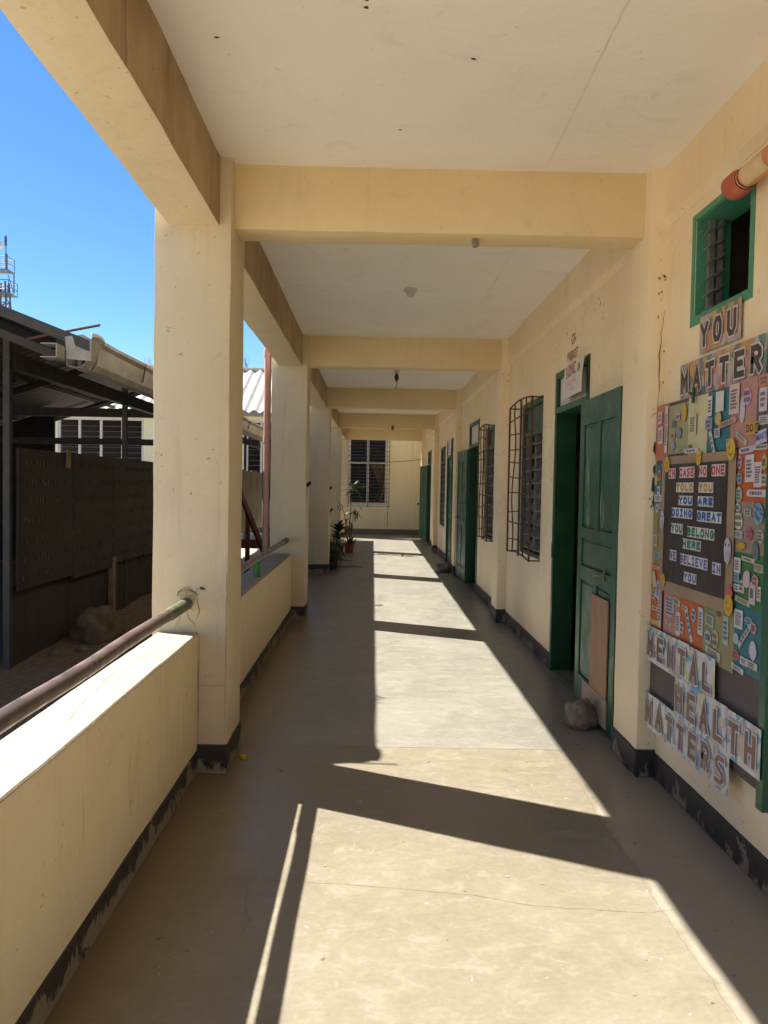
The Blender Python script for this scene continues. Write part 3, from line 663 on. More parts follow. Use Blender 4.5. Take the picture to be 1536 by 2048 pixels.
# door 1: folded flat back against the wall towards the bulletin board
t = thing('door', 'green panelled wooden door folded open against the wall, with bare plywood patches and a stone stop', 'door', (1.55, 5.8, 0), 'green classroom doors')
door_frame(t, 5.34, 6.31, 2.44, 2.105, PAPER)
lf = leaf_mesh(t, (1.467, 5.378, 0.022), math.radians(-90.5), 0.885, 2.085, GREEN, -1)
handle(lf, 0.66, 0.945, -1)
local('plywood_patch', box(nb(), 0.415, 0.775, -0.030, -0.0225, 0.20, 0.80), PLY, lf)['label'] = 'bare brown plywood patch nailed over the lower panel'
local('plywood_patch', box(nb(), 0.24, 0.79, -0.031, -0.0228, 0.02, 0.196), PLY2, lf)['label'] = 'bare grey plywood strip along the foot of the leaf'
bm = nb()
for k, (u, z, l, a) in enumerate(((0.20, 1.75, 0.30, 1.5), (0.24, 1.68, 0.36, 1.62), (0.17, 1.62, 0.2, 1.45), (0.27, 1.40, 0.26, 1.7), (0.22, 1.38, 0.2, 1.5), (0.55, 1.5, 0.25, 1.62), (0.60, 1.42, 0.22, 1.8))):
    ribbon(bm, [(u, -0.0155, z), (u-0.02, -0.0155, z-l*0.35), (u+math.cos(a)*l, -0.0155, z-math.sin(a)*l)], 0.026, (0, -1, 0), 0.016, k)
local('chalk_scuff', bm, flat((0.30, 0.34, 0.29)), lf)
obj('lock_plate', rbox(XW-0.016, XW-0.0125, 6.262, 6.305, 0.93, 1.05, 0.001), RUST, t)
# sign on the transom of door 1
s = thing('name_sign', 'tattered white card with red hand lettering hung over the first doorway', 'sign', (1.45, 5.67, 2.3))
bm = nb(); NS = 8
def sgn(a, b):     # a from far (0) to near (1), b from bottom (0) to top (1): leans out at the bottom
    return (1.458-0.016*(1-b)+0.012*math.sin(a*4+b*2), 5.965-0.60*a-0.02*(1-b), 2.175+0.250*b+0.012*math.sin(a*3))
gg = [[bm.verts.new(sgn(i/NS, j/NS)) for j in range(NS+1)] for i in range(NS+1)]
for i in range(NS):
    for j in range(NS): bm.faces.new((gg[i][j], gg[i+1][j], gg[i+1][j+1], gg[i][j+1]))
solid(bm, geom=bm.faces[:], thickness=0.004)
obj('card', bm, PAPER, s, 60)
for txt, a, b, sz, mt in (('S-DNC', 0.44, 0.74, 0.125, REDL),):
    bm = text_bm(txt, sz, 0.012)
    for v in bm.verts:
        p = sgn(a+v.co.x*0.95/0.6, b+v.co.y/0.25); v.co = Vector((p[0]-0.0065, p[1], p[2]))
    obj('lettering', bm, mt, s)
# two smaller lines, too worn to read: broken pen strokes
bm = nb(); rnd = random.Random(21)
for (b0, a0, a1, hgt, st) in ((0.40, 0.16, 0.74, 0.10, 0.024), (0.20, 0.32, 0.60, 0.09, 0.024)):
    a = a0
    while a < a1:
        if rnd.random() > 0.16:
            p = [sgn(a, b0+rnd.uniform(0.5, 1)*hgt), sgn(a+rnd.uniform(-0.02, 0.02), b0-rnd.uniform(0.5, 1)*hgt)]
            if rnd.random() > 0.5: p.append(sgn(a+0.022, b0+rnd.uniform(-1, 1)*hgt))
            ribbon(bm, [(q[0]-0.0065, q[1], q[2]) for q in p], 0.007, (-1, 0, 0), 0.001, rnd.randint(0, 999))
        a += st
obj('worn_lettering', bm, REDL, s)
bm = nb(); c0 = sgn(0.86, 0.72); blob(bm, (c0[0]-0.008, c0[1], c0[2]), (0, 1, 0), (0, 0, 1), 0.028, 0.030, 1, 16, 0.1); obj('smiley_sticker', bm, YEL, s)
bm = nb(); rnd = random.Random(8)
for k in range(26):
    yy = rnd.uniform(5.4, 5.95); a = rnd.uniform(0, 6); zz = 2.165+rnd.uniform(-0.015, 0.02)
    ribbon(bm, [(XW-0.02, yy, zz), (XW-0.03-rnd.random()*0.03, yy+0.03*math.cos(a), zz+0.03*math.sin(a))], 0.006, (-1, 0, 0), 0.002, k)
tag(obj('torn_tinsel', bm, flat((0.40, 0.36, 0.14)), s), kind='stuff')
# door 2: folded back along the wall past the doorway
t = thing('door', 'green panelled door folded back past its doorway, beside the second grilled window', 'door', (1.55, 11.4, 0), 'green classroom doors')
door_frame(t, 10.86, 11.93, 2.47, 2.09, PAPER)
lf = leaf_mesh(t, (1.470, 11.90, 0.022), math.radians(92.2), 0.98, 2.06, GREEN, 1); handle(lf, 0.90, 0.98, 1)
# door 3: closed
t = thing('door', 'closed narrow green door with a white paper notice above it', 'door', (1.55, 14.9, 0), 'green classroom doors')
door_frame(t, 14.38, 15.46, 2.42, 2.06, GREEND)
leaf_mesh(t, (1.535, 15.40, 0.022), math.radians(-90), 0.96, 2.03, GREEN, -1)
s = thing('paper_notice', 'white paper notice over the closed green door', 'notice', (1.47, 14.85, 2.2))
obj('sheet', rbox(1.468, 1.474, 14.60, 15.10, 2.10, 2.40, 0.001), PAPER, s)
for k in range(4): obj('print_line', box(nb(), 1.4665, 1.4675, 14.70, 15.0, 2.16+k*0.055, 2.172+k*0.055), REDL, s)
# door 4: standing open into the corridor
t = thing('door', 'dark green door swung open towards the yellow end wall, with a black knob', 'door', (1.55, 20.3, 0), 'green classroom doors')
door_frame(t, 19.75, 20.80, 2.44, 2.07, GREEND)
lf = leaf_mesh(t, (1.480, 20.77, 0.022), math.radians(97.5), 1.0, 2.04, GREEN, 1)
bm = nb(); lathe(bm, [(0.012, 0), (0.012, 0.03), (0.03, 0.045), (0.033, 0.06), (0.02, 0.075)], (0, 0, 0), 12)
bmesh.ops.rotate(bm, verts=bm.verts, cent=(0, 0, 0), matrix=Matrix.Rotation(math.radians(-90), 3, 'X')); bmesh.ops.translate(bm, verts=bm.verts, vec=(0.93, 0.02, 0.98))
local('knob', bm, BLACKM, lf, 50)

# ---------------------------------------------------------------- windows on the classroom wall
def window(y0, y1, z0, z1, label, blades, tophead, blademat, cols=3):
    t = thing('jalousie_window', label, 'window', (1.57, (y0+y1)/2, z0), 'louvred classroom windows')
    f = 0.05
    for a, b in ((y0+0.002, y0+f), (y1-f, y1-0.002)): obj('jamb', rbox(XW+0.012, XWB, a, b, z0+0.002, z1-0.002, 0.003), OLIVE, t)
    obj('head', rbox(XW+0.013, XWB-0.001, y0+f, y1-f, z1-f, z1-0.002, 0.003), GREEN, t)
    obj('sill', rbox(XW+0.013, XWB-0.001, y0+f, y1-f, z0+0.002, z0+f*0.6, 0.003), OLIVE, t)
    zt = z1-f-tophead
    obj('transom_rail', rbox(XW+0.014, XWB-0.002, y0+f, y1-f, zt, zt+0.05, 0.003), OLIVE, t)
    if tophead > 0.1: obj('top_panel', box(nb(), XW+0.05, XW+0.062, y0+f, y1-f, zt+0.05, z1-f), OLIVE, t)
    W = (y1-y0-2*f)/cols
    for c in range(cols):
        ya, yb = y0+f+c*W, y0+f+(c+1)*W
        for yy in (ya+0.012, yb-0.012):
            obj('louvre_channel', box(nb(), XW+0.045, XW+0.10, yy-0.008, yy+0.008, z0+f*0.6, zt), ALU, t)
        hh = (zt-z0-f*0.6)/blades
        bm = box(nb(), -0.004, 0.004, ya+0.022-(ya+yb)/2, yb-0.022-(ya+yb)/2, -hh*0.48, hh*0.48)
        me = bpy.data.meshes.new('louvre_blade'); bm.to_mesh(me); bm.free()
        for k in range(blades):
            rr = random.Random(k*7+c*31+int(y0*10))
            o = link('louvre_blade', me, blademat, t)
            o.location = Vector((XW+0.072, (ya+yb)/2, z0+f*0.6+hh*(k+0.5)))-ORG[t]; o.rotation_euler = (0, math.radians(58+rr.uniform(-8, 8)), 0)
    return t
def grille(y0, y1, z0, z1, label, seed, spikes=False, xo=1.395):
    t = thing('window_grille', label, 'grille', (xo, (y0+y1)/2, z0), 'rusty bulging window grilles')
    rnd = random.Random(seed)
    ys = [y0, y0+(y1-y0)*0.46, y1]
    for yy in ys: obj('bar', box(nb(), xo-0.006, xo+0.006, yy-0.021, yy+0.021, z0, z1+0.02*math.sin((yy-y0)/(y1-y0)*3.1)), RUST, t)
    for zz in (z0, z1):
        P = [(xo, y0+(y1-y0)*k/10, zz+0.03*math.sin(k/10*math.pi)*(1 if zz == z1 else 1)) for k in range(11)]
        obj('rim_rod', tube(nb(), P, 0.008, 6), RUST, t, 60)
    for yy in (y0, y1):
        for zz in (z0+0.004, z1-0.004): obj('tie_rod', tube(nb(), [(xo, yy, zz), (XW+0.02, yy, zz)], 0.007, 6), RUST, t, 60)
    for a, b in zip(ys, ys[1:]):
        P = []; n = 26; yc = (a+b)/2
        ph = rnd.uniform(0, 6)
        for k in range(n+1):
            f_ = k/n; P.append((xo-0.004, yc+(b-a)*0.12*math.sin(f_*9+ph)*min(1, f_*5, (1-f_)*5), z0+(z1-z0)*f_+0.02*math.sin(0.7)))
        obj('bent_rod', tube(nb(), P, 0.007, 6), RUST, t, 60)
        m = 10
        for k in range(1, m):
            zz = z0+(z1-z0)*(k+rnd.uniform(-0.18, 0.18))/m; dz = rnd.uniform(-0.03, 0.03)
            obj('cross_rod', tube(nb(), [(xo, a, zz), (xo-0.004, (a+b)/2, zz+dz*0.4), (xo, b, zz+dz)], 0.0065, 6), RUST, t, 60)
            if spikes: obj('spike', tube(nb(), [(xo, b, zz), (xo-0.01, b+0.06, zz+0.01)], [0.004, 0.001], 5), RUST, t)
    return t
window(6.80, 7.80, 0.86, 2.33, 'open louvred window with grey blades behind the grille nearest the first door', 9, 0.28, WOODJ, 2)
grille(6.80, 7.90, 0.85, 2.31, 'rusty steel grille over the grey louvred window next to the first door', 3)
window(9.35, 10.25, 0.83, 2.28, 'dark louvred window with mauve curtain behind the spiked grille', 9, 0.24, GLASSY, 2)
grille(9.35, 10.20, 0.84, 2.26, 'rusty steel grille with small spikes over the mauve curtained window', 8, True)
window(15.88, 17.10, 0.66, 2.35, 'far louvred window with pale blue paper behind its lower blades', 10, 0.3, GLASSY, 2)
def curtain(name, label, y0, y1, z0, z1, x, mat, folds):
    bm = nb(); n = 40; rows = 10
    g = [[bm.verts.new((x+0.025*math.sin(i/n*folds*6.28+0.5*math.sin(j)), y0+(y1-y0)*i/n, z0+(z1-z0)*j/rows)) for j in range(rows+1)] for i in range(n+1)]
    for i in range(n):
        for j in range(rows): bm.faces.new((g[i][j], g[i+1][j], g[i+1][j+1], g[i][j+1]))
    solid(bm, geom=bm.faces[:], thickness=0.003)
    tag(obj(name, bm, mat, None, 60), label, 'curtain')
curtain('curtain', 'mauve patterned curtain hanging inside the second grilled window', 9.42, 10.2, 0.88, 2.2, 1.70, PURP, 7)
bm = rbox(1.625, 1.632, 16.0, 16.9, 0.75, 1.35, 0.001); tag(obj('blue_paper', bm, flat((0.20, 0.33, 0.40)), None), 'pale blue paper sheet taped behind the far louvred window', 'paper')

# small high vent window beside the bulletin board
t = thing('vent_window', 'small high window with teal green reveal and bent louvre holders above the bulletin board', 'window', (1.57, 3.35, 2.3))
y0, y1, z0, z1 = 3.09, 3.62, 2.31, 2.76
bm = nb()
for (a, b, c, d) in ((y0-0.035, y0, z0-0.04, z1+0.03), (y1, y1+0.035, z0-0.04, z1+0.03), (y0, y1, z0-0.04, z0), (y0, y1, z1, z1+0.03)): box(bm, XW-0.0035, XW+0.004, a+0.0003, b-0.0003, c, d)
obj('painted_border', bm, TEALG, t)
bm = nb(); q = 0.006
box(bm, XW+0.002, XWB+0.01, y0, y0+q, z0, z1); box(bm, XW+0.002, XWB+0.01, y1-q, y1, z0, z1); box(bm, XW+0.0015, XWB+0.0095, y0+q, y1-q, z0, z0+q); box(bm, XW+0.0015, XWB+0.0095, y0+q, y1-q, z1-q, z1)
obj('painted_reveal', bm, TEALG, t)
for k, xx in enumerate((XW+0.045, XW+0.082)):
    obj('louvre_channel', box(nb(), xx, xx+0.026, y1-0.045, y1-0.012, z0+0.007, z1-0.007), ALU, t)
for k in range(6):
    zz = z0+0.035+k*0.072
    bm = nb(); tube(bm, [(XW+0.015, y1-0.055, zz-0.025), (XW+0.05, y1-0.06, zz+0.004), (XW+0.085, y1-0.055, zz+0.012), (XW+0.115, y1-0.05, zz+0.035)], [0.006, 0.008, 0.008, 0.005], 6); obj('louvre_clip', bm, ALU, t, 60)
for k in range(7):
    yy = y0+0.012; zz = z0+0.04+k*0.06
for (yy, zz) in ((y0+0.012, 2.42), (y0+0.012, 2.55), (y0+0.012, 2.66), (y1-0.012, 2.45), (y1-0.012, 2.6), (y1-0.012, 2.7)):
    bm = nb(); tube(bm, [(XW+0.012, yy, zz), (XW+0.012, yy+(0.02 if yy < 3.3 else -0.02), zz+0.004)], 0.004, 6); obj('nail', bm, ALU, t)

# orange pipe coming out of that window
t = thing('drain_pipe', 'orange plastic pipe with a red end cap jutting along the wall above the small window', 'pipe', (1.43, 2.9, 2.72))
PX, PZ = 1.425, 2.715
obj('pipe', tube(nb(), [(PX-0.012, 1.9, PZ+0.03), (PX, 2.6, PZ+0.004), (PX, 3.055, PZ)], 0.041, 20), PVC, t, 60)
obj('cap', tube(nb(), [(PX, 3.02, PZ), (PX, 3.05, PZ), (PX, 3.095, PZ), (PX+0.01, 3.125, PZ-0.004)], [0.043, 0.052, 0.053, 0.038], 20), CAPR, t, 60)
for yy in (2.985, 3.005): obj('ring', tube(nb(), [(PX, yy, PZ), (PX, yy+0.006, PZ)], 0.0425, 20), BLACKM, t, 60)
bm = nb()
for (ya, yb, a0, a1) in ((2.80, 2.97, 2.6, 4.5), (2.62, 2.74, 2.7, 4.4)):
    m_ = 10; gg = []
    for k in range(m_+1):
        a = a0+(a1-a0)*k/m_; gg.append([bm.verts.new((PX+0.0425*math.cos(a), yy, PZ+0.0425*math.sin(a)+(0.0045 if yy < 2.6 else 0))) for yy in (ya, yb)])
    for A, B in zip(gg, gg[1:]): bm.faces.new((A[0], A[1], B[1], B[0]))
obj('worn_patch', bm, PVCL, t, 60)

# ---------------------------------------------------------------- bulletin board
BX = 1.449
bt = thing('bulletin_board', 'bulletin board covered with bright paper sheets and stickers beside the first pilaster', 'board', (1.47, 3.37, 0.38))
obj('backing', rbox(BX+0.004, XW-0.002, 2.80, 3.938, 0.385, 1.93, 0.004), simple('brown_grey_panel', (0.115, 0.085, 0.075), (0.095, 0.07, 0.062), 0.75), bt)
obj('frame_post', rbox(BX-0.012, XW-0.001, 2.745, 2.797, 0.33, 1.96, 0.004), GREEN, bt)
def wave_sheet(y0, y1, z0, z1, X, amp, seed, lift=0.0):
    """paper rectangle, slightly buckled; y0 is the far edge"""
    bm = nb(); nu, nv = 8, 8
    g = [[None]*(nv+1) for _ in range(nu+1)]
    for i in range(nu+1):
        for j in range(nv+1):
            y = y0+(y1-y0)*i/nu; z = z0+(z1-z0)*j/nv
            d = amp*(0.5+0.5*noise.noise(Vector((y*5+seed, z*5, seed))))
            g[i][j] = bm.verts.new((X-d, y, z))
    for i in range(nu):
        for j in range(nv): bm.faces.new((g[i][j], g[i][j+1], g[i+1][j+1], g[i+1][j]))
    solid(bm, geom=bm.faces[:], thickness=0.0006)
    return bm
CORAL, LGRN, PALEY, TEAL, PINK, SLATE = (0.47, 0.145, 0.085), (0.31, 0.30, 0.15), (0.56, 0.49, 0.27), (0.03, 0.15, 0.17), (0.44, 0.21, 0.165), (0.10, 0.085, 0.085)
ORANGE, TAUPE, GRN, OLV = (0.50, 0.105, 0.025), (0.31, 0.225, 0.175), (0.055, 0.17, 0.05), (0.27, 0.235, 0.10)
SHEETS = [(3.937, 3.765, 1.65, 1.925, CORAL), (3.775, 3.53, 1.675, 1.912, LGRN), (3.535, 3.33, 1.665, 1.925, PALEY), (3.335, 3.108, 1.67, 1.925, TEAL), (3.115, 2.90, 1.675, 1.94, PINK), (2.903, 2.80, 1.665, 1.94, SLATE),
          (3.05, 2.80, 1.455, 1.67, ORANGE), (3.047, 2.80, 1.25, 1.46, TAUPE), (3.037, 2.80, 1.05, 1.262, GRN), (3.025, 2.80, 0.80, 1.056, TEAL),
          (3.935, 3.795, 1.395, 1.628, TEAL), (3.935, 3.79, 1.125, 1.398, OLV), (3.935, 3.785, 0.80, 1.13, ORANGE), (3.76, 3.57, 0.80, 1.02, PINK), (3.575, 3.295, 0.80, 1.02, ORANGE), (3.305, 3.02, 0.775, 1.03, OLV), (3.83, 3.03, 0.98, 1.67, None)]
for k, (a, b, c, d, colr) in enumerate(SHEETS[:-1]):
    obj('paper_sheet', wave_sheet(a, b, c, d, BX+0.001-0.0002*k, 0.0015, k), flat(colr, 0.45), bt)
KX = BX-0.0085
pt = thing('pep_talk_poster', 'black poster with kraft border and rows of coloured letters on the bulletin board', 'poster', (1.44, 3.4, 1.0))
obj('kraft_border', wave_sheet(3.815, 3.035, 1.005, 1.665, KX, 0.003, 33), simple('kraft_paper', (0.33, 0.225, 0.13), (0.28, 0.185, 0.105), 0.6, 0, 5), pt)
obj('black_card', wave_sheet(3.765, 3.10, 1.06, 1.625, KX-0.004, 0.002, 34), simple('black_card', (0.028, 0.021, 0.018), (0.05, 0.038, 0.033), 0.45, 0, 5, stretch=(1, 6, 0.6)), pt)
LX = KX-0.0075
ROWS = [('IN CASE NO ONE', 3.415, 1.585, 0.60, 0.050, (0.46, 0.055, 0.075)), ('TOLD YOU', 3.42, 1.515, 0.40, 0.045, (0.46, 0.27, 0.06)), ('YOU ARE', 3.40, 1.455, 0.37, 0.044, (0.035, 0.13, 0.32)),
        ('DOING GREAT', 3.40, 1.393, 0.53, 0.047, (0.035, 0.13, 0.32)), ('YOU BELONG', 3.43, 1.318, 0.47, 0.048, (0.035, 0.20, 0.11)), ('HERE', 3.425, 1.258, 0.20, 0.046, (0.035, 0.20, 0.11)),
        ('WE BELIEVE IN', 3.40, 1.185, 0.55, 0.050, (0.11, 0.12, 0.30)), ('YOU', 3.43, 1.108, 0.14, 0.046, (0.13, 0.14, 0.32))]
for r_, (s_, yc, zc, wd, ht, colr) in enumerate(ROWS):
    n = len(s_); step = wd/n; tilt = (-0.02 if r_ in (3, 4) else (0.012 if r_ == 0 else -0.03 if r_ == 6 else 0.0))
    k = 0
    for wrd in s_.split(' '):
        ya = yc+wd/2-k*step; wl = len(wrd)*step
        zz = zc+(yc-(ya-wl/2))*tilt
        tile = obj('word_strip', rbox(LX, LX+0.0008, ya-wl+0.002, ya-0.002, zz-ht*0.5, zz+ht*0.5, 0.0003, 0, 0, 1), flat((0.60, 0.54, 0.50)), pt)
        bm2 = nb()
        for q, ch in enumerate(wrd): glyph(bm2, ch, (q-(len(wrd)-1)/2)*step, 0, step*0.80, ht*0.80, step*0.23)
        onwall(bm2, LX-0.0010, ya-wl/2, zz)
        obj('lettering', bm2, flat(colr), tile)
        k += len(wrd)+1

# stickers
_sn = [0]
def stick(shape, y, z, w_, h_, colr, rot=0.0, lines=0, lcol=(0.16, 0.13, 0.15), X=None, txt=None, tcol=None, tsize=None, label=None, parent=None):
    _sn[0] += 1; par = parent or bt
    X = X if X is not None else BX-0.0046-0.00012*(_sn[0] % 30)
    bm = nb()
    if shape == 'rect': pts = [(-1, -1), (1, -1), (1, 1), (-1, 1)]
    elif shape == 'pill': pts = [(math.copysign(0.8, math.cos(t))+0.2*math.cos(t), math.sin(t)) for t in [i*2*math.pi/16+0.1 for i in range(16)]]
    elif shape == 'oval': pts = [(math.cos(i*2*math.pi/20), math.sin(i*2*math.pi/20)) for i in range(20)]
    else:
        rr = random.Random(_sn[0]); pts = [((0.82+0.22*rr.random())*math.cos(i*2*math.pi/14), (0.82+0.22*rr.random())*math.sin(i*2*math.pi/14)) for i in range(14)]
    f = bm.faces.new([bm.verts.new((a*w_/2, b*h_/2, 0)) for a, b in pts])
    solid(bm, geom=[f], thickness=0.0004)
    o = obj('sticker', onwall(bm, X, y, z, rot), flat(colr, 0.4), par)
    if label: o['label'] = label
    if lines:
        bm = nb(); rr = random.Random(_sn[0]+5)
        for i in range(lines):
            zz = h_*(0.34-0.68*(i+0.5)/lines); a = -w_*0.34; e = w_*rr.uniform(0.18, 0.36); hh = h_*0.22/lines
            while a < e:
                l_ = w_*rr.uniform(0.06, 0.16); bb = min(e, a+l_)
                bm.faces.new([bm.verts.new(p) for p in ((a, zz-hh, 0), (bb, zz-hh, 0), (bb, zz+hh, 0), (a, zz+hh, 0))]); a = bb+w_*0.035
        obj('print_lines', onwall(bm, X-0.0007, y, z, rot), flat(lcol), o)
    if txt:
        obj('lettering', onwall(text_bm(txt, tsize, 0.02), X-0.0008, y, z, rot, 0.85, 1), flat(tcol), o)
    return o
def smiley(y, z, r, wink=False):
    o = stick('oval', y, z, r*1.75, r*2.1, (0.58, 0.36, 0.03), X=KX-0.0088, label='yellow smiley face sticker', parent=bt)
    bm = nb(); X = KX-0.0100
    for sg in (-1, 1):
        if wink or sg > 0: blob(bm, (X, y+sg*r*0.30, z+r*0.25), (0, 1, 0), (0, 0, 1), r*0.08, r*0.17, 1, 8, 0.05)
        else: ribbon(bm, [(X, y+sg*r*0.45, z+r*0.22), (X, y+sg*r*0.18, z+r*0.22)], r*0.09, (-1, 0, 0), 0, 1)
    ribbon(bm, [(X, y+r*0.45, z-r*0.18), (X, y+r*0.25, z-r*0.42), (X, y, z-r*0.5), (X, y-r*0.25, z-r*0.42), (X, y-r*0.45, z-r*0.18)], r*0.10, (-1, 0, 0), 0, 2)
    obj('face_print', bm, flat((0.10, 0.055, 0.02)), o)
for (y, z, r, wk) in ((3.737, 1.625, 0.036, 1), (3.375, 1.645, 0.032, 1), (3.07, 1.668, 0.043, 0), (3.049, 1.045, 0.042, 0), (3.745, 1.06, 0.030, 1)): smiley(y, z, r, wk)
stick('blob', 3.05, 1.095, 0.07, 0.05, (0.50, 0.10, 0.13), X=KX-0.0086)
def ghost(y, z, h_):
    o = stick('blob', y, z, h_*0.62, h_, (0.50, 0.45, 0.52), X=KX-0.0088, label='pale lilac blob sticker with two dot eyes')
    bm = nb()
    for sg in (-1, 1): blob(bm, (KX-0.0100, y+sg*h_*0.12, z+h_*0.2), (0, 1, 0), (0, 0, 1), h_*0.045, h_*0.05, 1, 8, 0.05)
    obj('face_print', bm, flat((0.03, 0.03, 0.035)), o)
    bm = nb(); blob(bm, (KX-0.0097, y-h_*0.03, z-h_*0.18), (0, 1, 0), (0, 0, 1), h_*0.17, h_*0.2, 3, 14, 0.1); obj('belly_print', bm, flat((0.46, 0.33, 0.40)), o)
ghost(3.781, 1.353, 0.10); ghost(3.073, 1.262, 0.115)
WH, PK, BL, YL = (0.58, 0.53, 0.50), (0.55, 0.36, 0.34), (0.20, 0.33, 0.42), (0.52, 0.36, 0.10)
